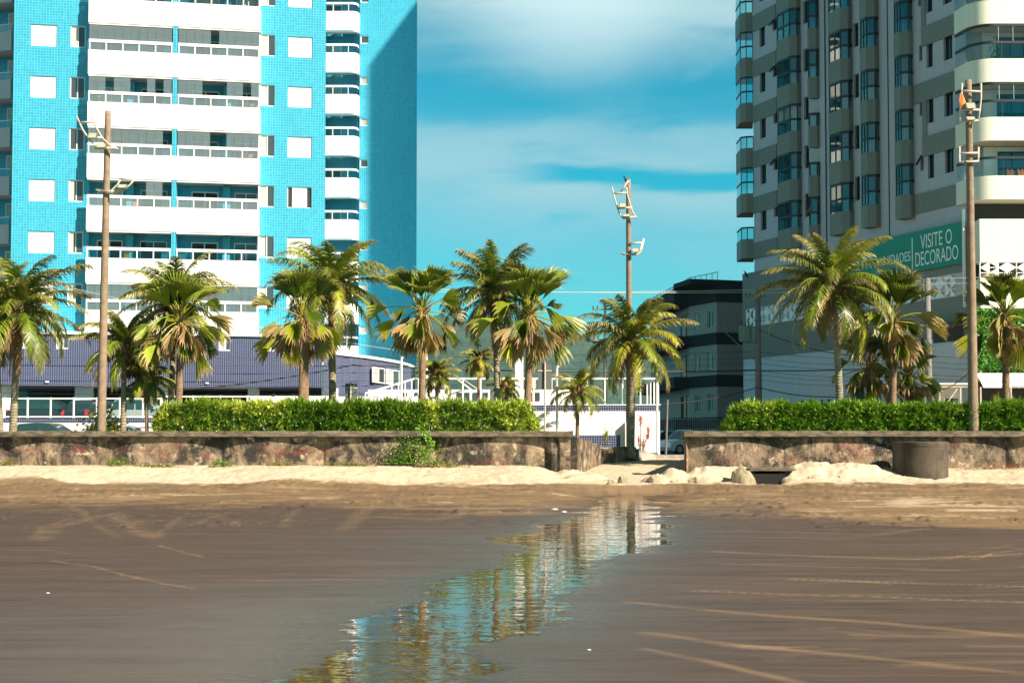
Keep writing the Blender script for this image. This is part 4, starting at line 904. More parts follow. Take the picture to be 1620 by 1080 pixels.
for k in FL:
    z = zw + FH * k
    if z - 1.2 > ZB:
        if k > -4:
            if k == -1 or k == 4:
                f = B.window(bt, t0, t1, z - 1.20, z, -.12, pane='dark_in', fw=.04); g_ = MB(); m_ = (t0 + t1) / 2; B.box(g_, m_ - .42, m_ + .42, z - 1.15, z - .05, -.07, -.05); g_.build('shutter', 'shutter', f)
            else:
                g_ = MB(); m_ = (t0 + t1) / 2; B.box(g_, t0, m_ - .008, z - 1.2, z, -.10, -.06); B.box(g_, m_ + .008, t1, z - 1.2, z, -.10, -.06); g_.build('shutter', 'shutter', bt)
            g_ = MB(); m_ = (s0 + s1) / 2; B.box(g_, s0, m_ - .008, z - 1.22, z, -.10, -.06); B.box(g_, m_ + .008, s1, z - 1.22, z, -.10, -.06); g_.build('shutter', 'shutter', bt)
            B.window(bt, w0, w1, z - 1.20, z + .02, -.10, curtain=random.choice([None, .5, .35]))
        B.window(bt, q0, q1, z - 1.20, z + .04, -.10, curtain=random.choice([.45, .5, .4]))
# balcony floors
PR = .72
zp = zw - 1.51                   # top of the white parapet on floor 0 (opening runs from here up to zw+.03)
hparp = FH - 1.54
for k in FL:
    z0 = zw + FH * (k - 1) + .03; z1 = zp + FH * k      # parapet from below-opening top to this floor's opening bottom
    mb = MB(); B.box(mb, bl, br, z0, z1, 0 if False else PR - .16, PR); B.box(mb, bl, bl + .14, z0, z1, 0.0, PR - .163); B.box(mb, br - .14, br, z0, z1, 0.0, PR - .163)
    B.box(mb, bl + .003, br - .003, z0 + .02, z0 + .22, REC + .01, PR - .165)
    if k == -4: B.box(mb, bl + .2, bu(250), z1 - .1, z1 + 1.45, PR - .2, PR - .05)
    bal = mb.build('balcony', 'white_render', bt)
    zr = z1 + .44
    r = MB()
    for (a, b) in ((bl, bm0), (bm1, br)):
        B.box(r, a + .03, b - .03, zr, zr + .17, PR - .10, PR - .02); B.box(r, a + .03, b - .03, z1 + 1.44, z1 + 1.50, PR - .10, PR - .02)
        for j in range(6): uu = a + .07 + (b - a - .14) * j / 5; B.box(r, uu - .03, uu + .03, z1, zr, PR - .09, PR - .03)
    B.box(r, br - .09, br - .03, z1, z1 + 1.5, .05, .12); B.box(r, br - .09, br - .03, zr, zr + .15, .12, PR - .103)
    r.build('railing', 'white_paint', bal)
    g_ = MB()
    for (a, b) in ((bl, bm0), (bm1, br)): B.quad(g_, a + .05, b - .05, z1, zr, PR - .06)
    for (a, b), state in (((bl, bm0), random.random()), ((bm1, br), random.random())):
        if k in (-1,) and b == br: continue
        n_ = 10
        for j in range(n_):
            if k in (-1, -2) and a == bl and j < 7: continue
            if k == -2 and b == br: continue
            if random.random() < .10 + (.3 if k == 1 else 0): continue
            ua = a + .05 + (b - a - .1) * j / n_; ub = a + .05 + (b - a - .1) * (j + 1) / n_ - .012
            B.quad(g_, ua, ub, zr + .17, z1 + 1.44, PR - .06)
    g_.face([B.pt(br - .06, zr + .15, .13), B.pt(br - .06, zr + .15, PR - .1), B.pt(br - .06, z1 + 1.44, PR - .1), B.pt(br - .06, z1 + 1.44, .13)])
    g_.build('glazing', 'glass' if k in (-2, 3) else 'glass_pale', bal)
    # tiled pillar between the two bays and low tiled piers beside it
    c = MB(); B.box(c, bm0 + .0, bm1 - .0, z1, z1 + 1.51, REC + .01, PR - .02); B.box(c, bm0 - .55, bm0 - .002, z1, z1 + .62, PR - .5, PR - .12); B.box(c, bm1 + .002, bm1 + .55, z1, z1 + .62, PR - .5, PR - .12)
    B.box(c, bm1 + 2.5, bm1 + 2.9, z1 - .1, z1 + 1.5, REC + .012, REC + .5); B.box(c, bl + 2.0, bl + 2.4, z1 - .1, z1 + 1.5, REC + .012, REC + .5)
    c.build('tiled_pillar', 'blue_tile', bal)
    # sliding doors in the back wall
    zf = z1 - .85
    for (ua, ub) in ((bl + .35, bl + 1.75), (bl + 2.7, bl + 4.2), (bm1 + .7, bm1 + 2.2), (bm1 + 3.1, bm1 + 4.4)):
        B.window(bal, ua, ub, zf, zf + 2.05, REC + .03, pane=random.choice(['dark_in', 'dark_in', 'pane', 'curtain']), fw=.06, name='sliding_door')
    # things standing on the balcony
for k, du, kind in [(1, .35, 'plant'), (2, bm1 - bl + .45, 'hang'), (4, bm1 - bl + 3.6, 'plant'), (0, bm1 - bl + 3.9, 'chair'), (1, bm1 - bl + 4.2, 'chair'), (3, 1.4, 'plant'), (-1, 2.6, 'chair'), (-2, 2.2, 'towel')]:
    z1 = zp + FH * k; q = B.pt(bl + du, z1 - .75, PR - .42)
    flo = {4: 'top visible', 3: 'second highest', 2: 'third highest', 1: 'fourth highest', 0: 'fifth highest', -1: 'sixth highest', -2: 'seventh highest'}[k]
    if kind in ('plant', 'hang'):
        scatter_plant('potted_plant', f'leafy plant on the {flo} white balcony of the blue tower', 'plant', q.x, q.y, q.z, .5, 1.35 if kind == 'plant' else 2.0, 160, [LIME, (.05, .14, .03)], 80 + k, .07)
    elif kind == 'towel':
        mb = MB(); mb.box(q.x - .15, q.x + .15, B.pt(bl + du, 0, PR - .2).y - .0, B.pt(bl + du, 0, PR - .2).y + .03, z1 + .02, z1 + .40); mb.bar((q.x, B.pt(bl + du, 0, PR - .2).y + .05, z1 - .8), (q.x, B.pt(bl + du, 0, PR - .2).y + .05, z1 + .4), .04)
        tag(mb.build('beach_board', mat('yellow_board', (.65, .45, .06), .5), loc=q), 'yellow board leaning on the lower balcony rail of the blue tower', 'board')
    else:
        ch = empty('chair', q, f'chair standing on the {flo} white balcony of the blue tower', 'chair')
        mb = MB(); mb.box(q.x - .25, q.x + .25, q.y - .2, q.y + .25, q.z + .42, q.z + .47); mb.build('seat', 'terracotta', ch)
        mb = MB(); mb.box(q.x - .25, q.x + .25, q.y + .22, q.y + .26, q.z + .47, q.z + 1.15); mb.build('backrest', 'terracotta', ch)
        for sx in (-1, 1):
            for sy in (-.18, .23): mb = MB(); mb.box(q.x + sx * .22 - .02, q.x + sx * .22 + .02, q.y + sy - .02, q.y + sy + .02, q.z, q.z + .419); mb.build('leg', 'dark_frame', ch)
# rear wing
YW = Yst(65.3); Wg = Fac((at(500, 200, YW).x, YW), (at(659.5, 200, YW).x, YW), (0, -1, 0))
def wu(x, y=200): return Wg.pix(x, y)[0]
zv = Wg.pix(540, 118.5)[1]; ZWB = Wg.pix(600, 577)[1]; ZWT = zv + FH * 7
v0, v1 = wu(569.8), wu(583, 195); wb0, wb1 = wu(508), wu(568.5)
hl = [(v0, v1, zv + FH * k - 2.42 + .0, zv + FH * k - 1.86) for k in range(-5, 7)]
# openings: small window top sits at the photo height 187 on the reference floor
zsw = Wg.pix(576, 187)[1]; hl = [(v0, v1, zsw + FH * k - .56, zsw + FH * k) for k in range(-5, 7) if zsw + FH * k - .56 > ZWB]
mb = MB(); Wg.wall(mb, wb1, Wg.L, ZWB, ZWT, hl, d=0); Wg.quad(mb, 0, wb1, ZWB, ZWT, -1.0)
mb.face([Wg.pt(wb1, ZWB, -1), Wg.pt(wb1, ZWT, -1), Wg.pt(wb1, ZWT, 0), Wg.pt(wb1, ZWB, 0)]); mb.face([Wg.pt(Wg.L, ZWB, 0), Wg.pt(Wg.L - 1, ZWB, -8), Wg.pt(Wg.L - 1, ZWT, -8), Wg.pt(Wg.L, ZWT, 0)])
mb.face([Wg.pt(0, ZWT, 0), Wg.pt(Wg.L, ZWT, 0), Wg.pt(Wg.L - 1, ZWT, -8), Wg.pt(0, ZWT, -8)]); mb.face([Wg.pt(0, ZWB, -8), Wg.pt(Wg.L - 1, ZWB, -8), Wg.pt(Wg.L - 1, ZWT, -8), Wg.pt(0, ZWT, -8)])
mb.build('wing_wall', 'blue_tile', bt)
for h in hl: Wg.window(bt, *h, -.1, mull=0, pane=random.choice(['pane', 'curtain', 'curtain']), fw=.06)
PW = .75; rr = .5
arc = [(wb1 - rr + rr * math.sin(a_), PW - rr + rr * math.cos(a_)) for a_ in [i * math.pi / 2 / 8 for i in range(9)]]
plan_o = [(wb0 - 1.2, PW)] + arc + [(wb1, -.02)]
for k in range(-6, 7):
    z0 = zv + FH * (k - 1) + 1.56 if False else zv + FH * k - 0; z0 = Wg.pix(540, 118.5)[1] + FH * k     # underside of the parapet above = top of the opening
    zo = z0 - 1.57                                     # bottom of the opening = parapet top of this floor
    zb0 = z0 - FH
    if zb0 < ZWB - .4: zb0 = ZWB
    mb = MB(); Wg.prism(mb, plan_o + [(wb0 - 1.2, -.02)], zb0, zo); bal = mb.build('balcony', 'white_render', bt)
    sh = lambda c, o_: [(a_ - (c if a_ > wb1 - .2 else 0), b_ - c) for a_, b_ in o_]
    ins = [(wb0 - 1.2, PW - .08)] + [(wb1 - rr + (rr - .08) * math.sin(a_), PW - rr + (rr - .08) * math.cos(a_)) for a_ in [i * math.pi / 2 / 8 for i in range(9)]] + [(wb1 - .08, 0)]
    r = MB()
    for zz0, zz1 in ((zo + .50, zo + .64), (zo + 1.50, zo + 1.566)):
        for i in range(len(ins) - 1):
            A, C = ins[i], ins[i + 1]; r.bar(Wg.pt(A[0], (zz0 + zz1) / 2, A[1]), Wg.pt(C[0], (zz0 + zz1) / 2, C[1]), .06, zz1 - zz0)
    for uu in (wb0 + .15, wb0 + .9, wb1 - .7): Wg.box(r, uu - .02, uu + .02, zo, zo + .5, PW - .11, PW - .06)
    r.build('railing', 'white_paint', bal)
    g_ = MB(); Wg.ribbon(g_, ins, zo, zo + .5); Wg.ribbon(g_, ins[3:] if k % 2 else ins, zo + .65, zo + 1.5); g_.build('glazing', 'glass', bal)
    Wg.window(bal, wb0 + .15, wb0 + 1.3, zo - .9, zo + 1.0, -.95, pane=random.choice(['dark_in', 'curtain', 'pane']), name='sliding_door', fw=.06)
# base: white cornice, indigo podium, garage
G = Fac((B.pt(-3, 0).x, B.pt(-3, 0).y - .9), (B.pt(B.L + .0, 0).x, B.pt(B.L, 0).y - .9), (0, -1, 0))
ZC = G.pix(100, 528)[1]; ZG = G.pix(100, 610)[1]
mb = MB(); G.box(mb, 0, G.L + .1, ZC - .02, ZC + .14, -18, .12); 
# curved cornice over the wing base
YV = YW - 1.6; V = Fac((G.pt(G.L, 0).x + .102, G.pt(G.L, 0).y + .001), (at(657, 577, YV).x, YV), (0, -1, 0)); ZVC = V.pix(620, 577)[1]
def bow(t): return .9 * math.sin(math.pi * t)
vp = [(V.L * i / 16, bow(i / 16)) for i in range(17)]
V.prism(mb, [(a_, b_ + .12) for a_, b_ in vp] + [(V.L, -3), (0, -3)], ZVC, ZVC + .16); mb.build('cornice', 'white_paint', bt)
pw = [(bu(98, 540), bu(118, 540)), (bu(352, 540), bu(371, 540)), (bu(45, 540), bu(62, 540)), (bu(425, 540), bu(440, 540))]
off = 3.0; zwp0, zwp1 = G.pix(108, 552)[1], G.pix(108, 531)[1]
ph = [(a_ + off, b_ + off, zwp0, min(zwp1, ZC - .05)) for a_, b_ in pw]
mb = MB(); G.wall(mb, 0, G.L, ZG, ZC - .02, ph); G.quad(mb, 0, G.L, ZG, ZC, -15)
mb.face([G.pt(0, ZG, 0), G.pt(G.L, ZG, 0), G.pt(G.L, ZG, -15), G.pt(0, ZG, -15)]); mb.face([G.pt(0, ZG, -15), G.pt(0, ZC, -15), G.pt(0, ZC, 0), G.pt(0, ZG, 0)]); mb.face([G.pt(G.L, ZG, 0), G.pt(G.L, ZC, 0), G.pt(G.L, ZC, -15), G.pt(G.L, ZG, -15)])
V.ribbon(mb, vp, STZ, ZVC); mb.face([V.pt(V.L, STZ, 0), V.pt(V.L, STZ, -3), V.pt(V.L, ZVC, -3), V.pt(V.L, ZVC, 0)])
mb.build('podium_wall', 'purple_tile', bt)
for h in ph: G.window(bt, *h, -.1, fw=.06, curtain=.6)
vu0, vu1 = V.pix(580, 600, .6)[0], V.pix(623, 600, .6)[0]; vz0, vz1 = V.pix(600, 607, .6)[1], V.pix(600, 583, .6)[1]; dbow = max(bow(vu0 / V.L), bow(vu1 / V.L), .9) + .04
V.window(bt, vu0, vu0 + (vu1 - vu0) * .45, vz0, vz1, dbow, fw=.06, curtain=.5); V.window(bt, vu0 + (vu1 - vu0) * .50, vu1, vz0, vz1, dbow, fw=.06, curtain=.55)
# garage under the podium: slab, white columns, dark back, plinth, glass fence
ZF = G.pix(100, 676)[1]
mb = MB(); G.box(mb, 0, G.L, STZ, ZF, -14.5, -.6); mb.build('garage_floor', 'concrete', bt)
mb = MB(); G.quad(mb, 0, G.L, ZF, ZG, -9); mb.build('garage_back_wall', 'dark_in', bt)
for x0, x1 in ((118, 146), (-20, 20), (253, 275), (392, 410), (520, 535)):
    mb = MB(); a_, b_ = G.pix(x0, 640, -.7)[0], G.pix(x1, 640, -.7)[0]; G.box(mb, a_, b_, ZF, ZG - .004, -1.2, -.7); mb.build('column', 'white_render', bt)
# small bright sill lamp spots on the podium tiles
for x, y in ((75, 604), (328, 606)): mb = MB(); a_, z_ = G.pix(x, y, .02); G.box(mb, a_ - .09, a_ + .09, z_ - .04, z_ + .05, .002, .10); mb.build('wall_fixture', 'head_lamp', bt)

# garden wall in front of the garage: white plinth, indigo strip, glass fence
def fence_run(name, label, x0, x1, Y, ybase, ytop, step, plinth_y=None, glass='glass_teal', tile=True):
    p0 = px2(x0, Y); p1 = px2(x1, Y); zb = at(810, ybase, Y).z; zt = at(810, ytop, Y).z
    root = empty(name, (p0, Y, STZ), label, 'fence'); n = max(1, round((p1 - p0) / step))
    if plinth_y:
        zp0 = at(810, plinth_y, Y).z; mb = MB(); mb.box(p0, p1, Y, Y + .25, STZ - .1, zp0); mb.build('plinth', 'white_render', root)
        mb = MB(); mb.box(p0, p1, Y - .02, Y + .23, zp0 + .002, zb); mb.build('tiled_strip', 'purple_tile', root)
    mb = MB(); mb.box(p0, p1, Y + .02, Y + .10, zt - .07, zt); mb.box(p0, p1, Y + .02, Y + .08, zb + .04, zb + .10); mb.build('rail', 'white_paint', root)
    for i in range(n + 1): xx = p0 + (p1 - p0) * i / n; mb = MB(); mb.box(xx - .035, xx + .035, Y + .015, Y + .09, zb, zt + .02); mb.build('post', 'white_paint', root)
    if glass: mb = MB(); mb.face([(p0, Y + .06, zb + .1), (p1, Y + .06, zb + .1), (p1, Y + .06, zt - .07), (p0, Y + .06, zt - .07)]); mb.build('glass_panel', glass, root)
    return root
fence_run('fence', 'white framed glass fence before the parked cars under the indigo base', -30, 262, 64.5, 661, 629, 1.15, 668, 'glass')
fence_run('fence', 'white fence along the tower base behind the hedge', 262, 520, 64.5, 651, 626, 1.3, 660, None)

# neighbouring building at the left edge
NB = empty('neighbour_building', (px2(5, 76), 76, STZ), 'shaded grey and blue balcony building cut by the left picture edge', 'apartment building')
Nf = Fac((px2(-110, 76), 76), (px2(22, 74.5), 74.5), (0, -1, 0)); mb = MB(); Nf.quad(mb, 0, Nf.L, STZ, ZT, -1.2); mb.face([Nf.pt(Nf.L, STZ, -1.2), Nf.pt(Nf.L, STZ, -8), Nf.pt(Nf.L, ZT, -8), Nf.pt(Nf.L, ZT, -1.2)]); mb.build('wall', 'blue_tile', NB)
zn = Nf.pix(10, 50)[1]
for k in range(-5, 3):
    z = zn + FH * k; mb = MB(); Nf.box(mb, 0, Nf.pix(18, 60)[0], z - 1.15, z, -1.19, 0); b_ = mb.build('balcony', 'base_pale', NB)
    Nf.window(b_, Nf.pix(-6, 60)[0], Nf.pix(13, 60)[0], z - .3, z + 1.5, -1.15, pane='dark_in', curtain=.4, name='window', fw=.06)
    mb = MB(); u9 = Nf.pix(17, 60)[0]; Nf.box(mb, 0, u9, z + .42, z + .47, -.12, -.06); mb.build('railing', 'white_paint', b_)
    mb = MB(); Nf.quad(mb, 0, u9, z, z + .42, -.09); mb.build('glazing', 'glass_teal', b_)

# ------------------------------------------------------------------ right tower
def Sx(x): return 71.6 + (90.9 - 71.6) * (x - 1192) / (1530 - 1192)
sN = (at(1530, 200, Yst(Sx(1530))).x, Yst(Sx(1530))); sF = (at(1192, 200, Yst(Sx(1192))).x, Yst(Sx(1192)))
S = Fac(sN, sF, (-1, -.4, 0))                 # u = 0 at the near corner, grows inland
YF = Yst(92.6); XC = S.p0.x + .9; Fr = Fac((S.p0.x + .0, YF), (S.p0.x + 30, YF), (0, -1, 0))
TOPZ = 27.8 + 42.6 * math.tan(R(36)) - 1.0
rt = empty('corner_tower', (S.pt(0, STZ).x, S.p0.y, STZ), 'tall pale lilac and sage-green corner tower in shade, above the green sign', 'apartment tower')
def su(x, y=200, off=0): return S.pix(x, y, off)[0]
zA = S.pix(1494, 186)[1]      # sill of the near window, reference floor
KK = range(-1, 4)
ZP = S.pix(1192, 424)[1]; ZB0 = ZP
hs = []
wins = []
# (photo x range, sill photo y at its reference floor, height m)
for x0, x1, ys, hh in ((1494, 1508, 186, 1.35), (1467, 1477, 196, 1.38), (1455, 1460, 184, .82), (1351, 1359, 156.5, 1.35), (1271.5, 1279, 115, 1.38), (1223, 1229, 123, .75), (1202, 1211, 148, 1.42)):
    z_ = S.pix((x0), ys)[1]; z_ = zA + ((z_ - zA + FH / 2) % FH) - FH / 2 if False else z_
    k0 = math.ceil((ZB0 + .4 - z_) / FH)
    for k in range(k0, k0 + 11):
        z = z_ + FH * k
        if z > 31: continue
        u1_, u0_ = su(x0, ys), su(x1, ys); hs.append((u0_, u1_, z, z + hh)); wins.append((u0_, u1_, z, z + hh, x0))
mb = MB(); S.wall(mb, -.0, S.L, STZ, 33, hs, rev=.22)
S.quad(mb, 0, S.L, 33, TOPZ, 0)
back = [S.pt(S.L, 0), Vector((S.pt(S.L, 0).x + 22, S.pt(S.L, 0).y + 9, 0)), Vector((S.p0.x + 30, YF + 8, 0)), Vector((S.p0.x + 30, YF + 1.5, 0)), Vector((S.p0.x + .6, YF + 1.5, 0)), S.pt(0, 0)]
for i in range(len(back) - 1): a_, b_ = back[i], back[i + 1]; mb.face([(a_.x, a_.y, STZ), (b_.x, b_.y, STZ), (b_.x, b_.y, TOPZ), (a_.x, a_.y, TOPZ)])
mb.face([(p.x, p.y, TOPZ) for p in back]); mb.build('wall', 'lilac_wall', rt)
random.seed(21)
for (a_, b_, c_, d_, x0) in wins:
    f = S.window(rt, a_, b_, c_, d_, -.2, frame='dark_frame', pane='dark_glass', mull=1 if x0 in (1494,) else 0, fw=.06)
    if x0 in (1223, 1455, 1351) and random.random() < (.55 if x0 != 1351 else .2):      # tilted-out vent sash
        s_ = MB(); s_.face([S.pt(a_ + .03, d_ - .02, .0), S.pt(b_ - .03, d_ - .02, .0), S.pt(b_ - .03, c_ + .25, .36), S.pt(a_ + .03, c_ + .25, .36)]); s_.face([S.pt(a_ + .03, d_, .02), S.pt(b_ - .03, d_, .02), S.pt(b_ - .03, c_ + .27, .38), S.pt(a_ + .03, c_ + .27, .38)]); s_.build('vent_sash', 'dark_frame', f)
# sage bands between the windows
def band(*a):
    b_ = MB(); S.box(b_, *a); b_.build('sage_band', 'green_band', rt)
zb_ref = S.pix(1495, 58)[1]      # lower edge of the band above the near windows
zb_ref = S.pix(1488, 152)[1]
for k in range(-4, 9):
    z = zb_ref + FH * k
    if z < ZP + .3 or z > 31: continue
    u_end = su(1447 if (k % 2 == 0) else 1460, 200)
    if z + 1.0 < 33: band(.0, u_end, z - .0, z + 1.02, .003, .07)
    if (k % 2 == 1): band(su(1467, 200), u_end, z + 1.022, z + FH - .002, .003, .05)
zb_l = S.pix(1193, 51)[1]
for k in range(-9, 4):
    z = zb_l + FH * k
    if z < ZP - .3 or z > 31: continue
    band(su(1229, 200), S.L + .0, z, z + 1.05, .003, .06)
# pilaster joints
pj = MB()
for x in (1303, 1307, 1406): S.box(pj, su(x, 200) - .012, su(x, 200) + .012, ZP, 33, .002, .05)
pj.build('wall_joint', 'dark_frame', rt)
mb = MB(); S.box(mb, su(1307), su(1299), ZP, 33, .002, .10); mb.build('pilaster', 'lilac_wall', rt)
# bay balconies on the shaded side
DB = .62
def bay(x0, x1, xn, ybot, kmax, yb_last, openk=(), pale=(), par=1.24):
    """x0..xn: outer face in the photo, x1: where the chamfer meets the wall"""
    uf = su(x0, 200, DB); un = su(x1, 200); zr = S.pix(x0, yb_last, DB)[1]
    plan = [(uf, -.02), (uf, DB), (un + .32, DB), (un, DB - .34), (un, -.02)]
    ins = [(uf - .05, 0), (uf - .05, DB - .05), (un + .34, DB - .05), (un + .05, DB - .36), (un + .05, 0)]
    for k in range(kmax):
        z = zr + FH * k; b_ = MB(); S.prism(b_, plan, z, z + par); S.prism(b_, [(a_, c_ + .0) for a_, c_ in plan], z - .002 - .0, z - .001) if False else None
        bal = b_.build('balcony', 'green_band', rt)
        tr = MB()
        def rail(zz0, zz1):
            for i in range(len(ins) - 1):
                A, C = ins[i], ins[i + 1]; tr.bar(S.pt(A[0], (zz0 + zz1) / 2, A[1]), S.pt(C[0], (zz0 + zz1) / 2, C[1]), .09, zz1 - zz0)
        rail(z + par + .66, z + par + .78)
        if k not in openk: rail(z + FH - .14, z + FH - .004)
        for (a_, c_) in [ins[1], ins[2], ins[3], ((ins[1][0] + ins[2][0]) / 2, ins[1][1])]:
            q = S.pt(a_, 0, c_); tr.bar((q.x, q.y, z + par), (q.x, q.y, z + (par + .66 if k in openk else FH - .14)), .07)
        tr.build('railing', 'dark_frame', bal)
        g_ = MB(); S.ribbon(g_, ins, z + par, z + par + .66)
        if k not in openk: g_.cur = 1; S.ribbon(g_, ins, z + par + .78, z + FH - .14)
        g_.build('glazing', ['glass_teal', 'glass_dim' if k not in pale else 'glass_pale'], bal)
        d_ = MB(); S.quad(d_, un + .25, uf - .15, z + par - .02, z + FH - .2, .012); d_.build('dark_door_panel', 'dark_in' if k not in pale else 'curtain', bal)  # flat panel on the wall; the room's shade is its dark colour
        if k in openk: d_ = MB(); S.quad(d_, un + .9, uf - .9, z + par - .02, z + FH - .25, .02); d_.build('pale_room_panel', 'door_brown', bal)  # paler flat panel; the look of a lit room is painted in its colour
M['glass_dim'] = glass_mat('dim_green_glass', (.12, .34, .34), .10)
bay(1229, 1268, 1257, 0, 7, 398, openk=(5,), pale=(2,))
bay(1278, 1299, 1288, 0, 7, 390, openk=(1, 2))
bay(1311, 1350, 1336, 0, 6, 374, pale=(4,))
bay(1361, 1392, 1378, 0, 5, 362, openk=())
bay(1415, 1446, 1430, 0, 5, 348)
# balconies seen in profile at the far end
for k in range(0, 7):
    z = S.pix(1180, 411)[1] + FH * k; c0 = S.pt(S.L, 0); pl = [(c0.x - .78, c0.y + 1.9), (c0.x - .78, c0.y + .35), (c0.x - .45, c0.y + .08), (c0.x + .0, c0.y + .05), (c0.x + .3, c0.y + 1.9)]
    b_ = MB(); b_.prism(pl, z, z + 1.22); bal = b_.build('balcony', 'green_band', rt); tr = MB(); g_ = MB()
    pin = [(x + (.04 if i < 3 else 0), y + (.04 if i in (2, 3) else 0)) for i, (x, y) in enumerate(pl[:4])]
    enc = k in (1, 3, 4, 6) or True and k % 2 == 1
    for i in range(3):
        (xa, ya), (xb, yb) = pin[i], pin[i + 1]
        tr.bar((xa, ya, z + 1.22 + .72), (xb, yb, z + 1.22 + .72), .06, .10)
        if enc: tr.bar((xa, ya, z + FH - .06), (xb, yb, z + FH - .06), .06, .11)
        g_.face([(xa, ya, z + 1.22), (xb, yb, z + 1.22), (xb, yb, z + (FH - .12 if enc else 1.9)), (xa, ya, z + (FH - .12 if enc else 1.9))])
        tr.bar((xb, yb, z + 1.22), (xb, yb, z + (FH - .12 if enc else 1.9)), .05)
    tr.build('railing', 'dark_frame', bal); g_.build('glazing', 'glass_teal', bal)
# sunlit front: rounded balconies
CR = 1.15; NARC = 26; XL = S.p0.x - .30
def fu(x, y): return Fr.pix(x, y)[0]
zt_ = Fr.pix(1600, 315)[1]     # underside of the lowest balcony parapet
arc = []
n_ = 26; dirS = -S.u
cornerC = (-.25 + CR, -CR)
arc = [(-.25 + CR - CR * math.cos(a_), -CR + CR * math.sin(a_)) for a_ in [R(8) + (R(90) - R(8)) * i / n_ for i in range(n_ + 1)]]
u_s0 = S.pt(su(1515), 0); rel = u_s0 - Fr.p0; start = (rel.dot(Fr.u) - .12, rel.dot(Fr.n) )
planf = [start] + arc + [(28, 0)]; clos = [(28, -1.3), (1.2, -1.3)]
insf = [(a_ + .08, b_ - .07) for a_, b_ in planf]
random.seed(33)
for k in range(0, 7):
    z = zt_ + FH * k; b_ = MB(); 
    # parapet ring + floor slab
    n_p = len(planf); Fr.prism(b_, planf + [(a_ + .16, b2 - .16) for a_, b2 in planf][::-1], z, z + 1.16); Fr.prism(b_, insf + [(28, -1.4), (start[0] + 1.2, -1.4)], z + .03, z + .22)
    bal = b_.build('balcony', 'cream_wall', rt); tr = MB(); g_ = MB()
    enc = k != 0
    for i in range(n_p - 1):
        A, C = insf[i], insf[i + 1]
        tr.bar(Fr.pt(A[0], z + 1.16 + (.82 if enc else .9), A[1]), Fr.pt(C[0], z + 1.16 + (.82 if enc else .9), C[1]), .07, .12)
        if enc: tr.bar(Fr.pt(A[0], z + FH - .06, A[1]), Fr.pt(C[0], z + FH - .06, C[1]), .09, .11)
    for uu in [1.35 + 1.5 * j for j in range(12)]: tr.bar(Fr.pt(uu, z + 1.16, -.07), Fr.pt(uu, z + 1.16 + .8, -.07), .035)
    tr.build('railing', 'dark_frame', bal)
    Fr.ribbon(g_, insf, z + 1.17, z + 1.92)
    if enc: Fr.ribbon(g_, insf, z + 2.05, z + FH - .11)
    g_.build('glazing', 'glass', bal)
    if enc:
        w_ = MB()
        for j in range(22): uu = 1.2 + .72 * j; w_.bar(Fr.pt(uu, z + 2.05, -.06), Fr.pt(uu, z + FH - .11, -.06), .02)
        w_.build('glass_joint', 'curtain', bal)
    # recessed wall with doors
    zf = z + .23
    wl_ = MB(); Fr.box(wl_, .9, 28, zf, z + FH - .002, -1.6, -1.4); wl_.build('rear_wall', 'white_render', bal)
    for a_, b2 in ((1.6, 3.0), (4.0, 5.4), (6.4, 8.6)): Fr.window(bal, a_, b2, zf + .05, zf + 2.42, -1.38, frame='dark_frame', pane='dark_glass', fw=.06, name='balcony_door')
    sc_ = MB(); Fr.box(sc_, 3.35, 3.65, zf, z + FH - .003, -1.39, -.6); sc_.build('room_divider', 'cream_wall', bal)
for k, uu, lab in [(2, 1.3, 'tall green potted plant behind the curved corner balcony glass'), (2, 4.2, 'small orange leafy plant on the curved balcony ledge, right picture edge')]:
    q = Fr.pt(uu, zt_ + FH * k + .24, -.55); scatter_plant('potted_plant', lab, 'plant', q.x, q.y, q.z, .8 if k == 2 and uu < 2 else .7, 2.0 if uu < 2 else 1.35, 240, [(.05, .14, .02), GRN] if uu < 2 else [(.45, .22, .08), YEL], 90 + int(uu), .09)
for i, (uu, c, lab) in enumerate([(1.55, 'terracotta', 'red towel on the lowest curved balcony ledge'), (2.1, 'orange', 'orange towel on the lowest curved balcony ledge'), (3.1, 'sign_green', 'green bag on the lowest curved balcony ledge')]):
    q = Fr.pt(uu, zt_ + 1.165, -.10); mb = MB(); P = []
    for j in range(7):
        for s_ in (0, 1): P.append((q.x + .06 * j, q.y - .02 + .05 * s_, q.z + (.30 + .07 * math.sin(j * 1.9 + i)) * s_))
    mb.add(P, [(2 * j, 2 * j + 2, 2 * j + 3, 2 * j + 1) for j in range(6)]); mb.add([(a_, b2 + .06, c2) for a_, b2, c2 in P], [(2 * j, 2 * j + 2, 2 * j + 3, 2 * j + 1) for j in range(6)])
    tag(mb.build('towel' if i < 2 else 'bag', c, loc=q), lab, 'towel' if i < 2 else 'bag')
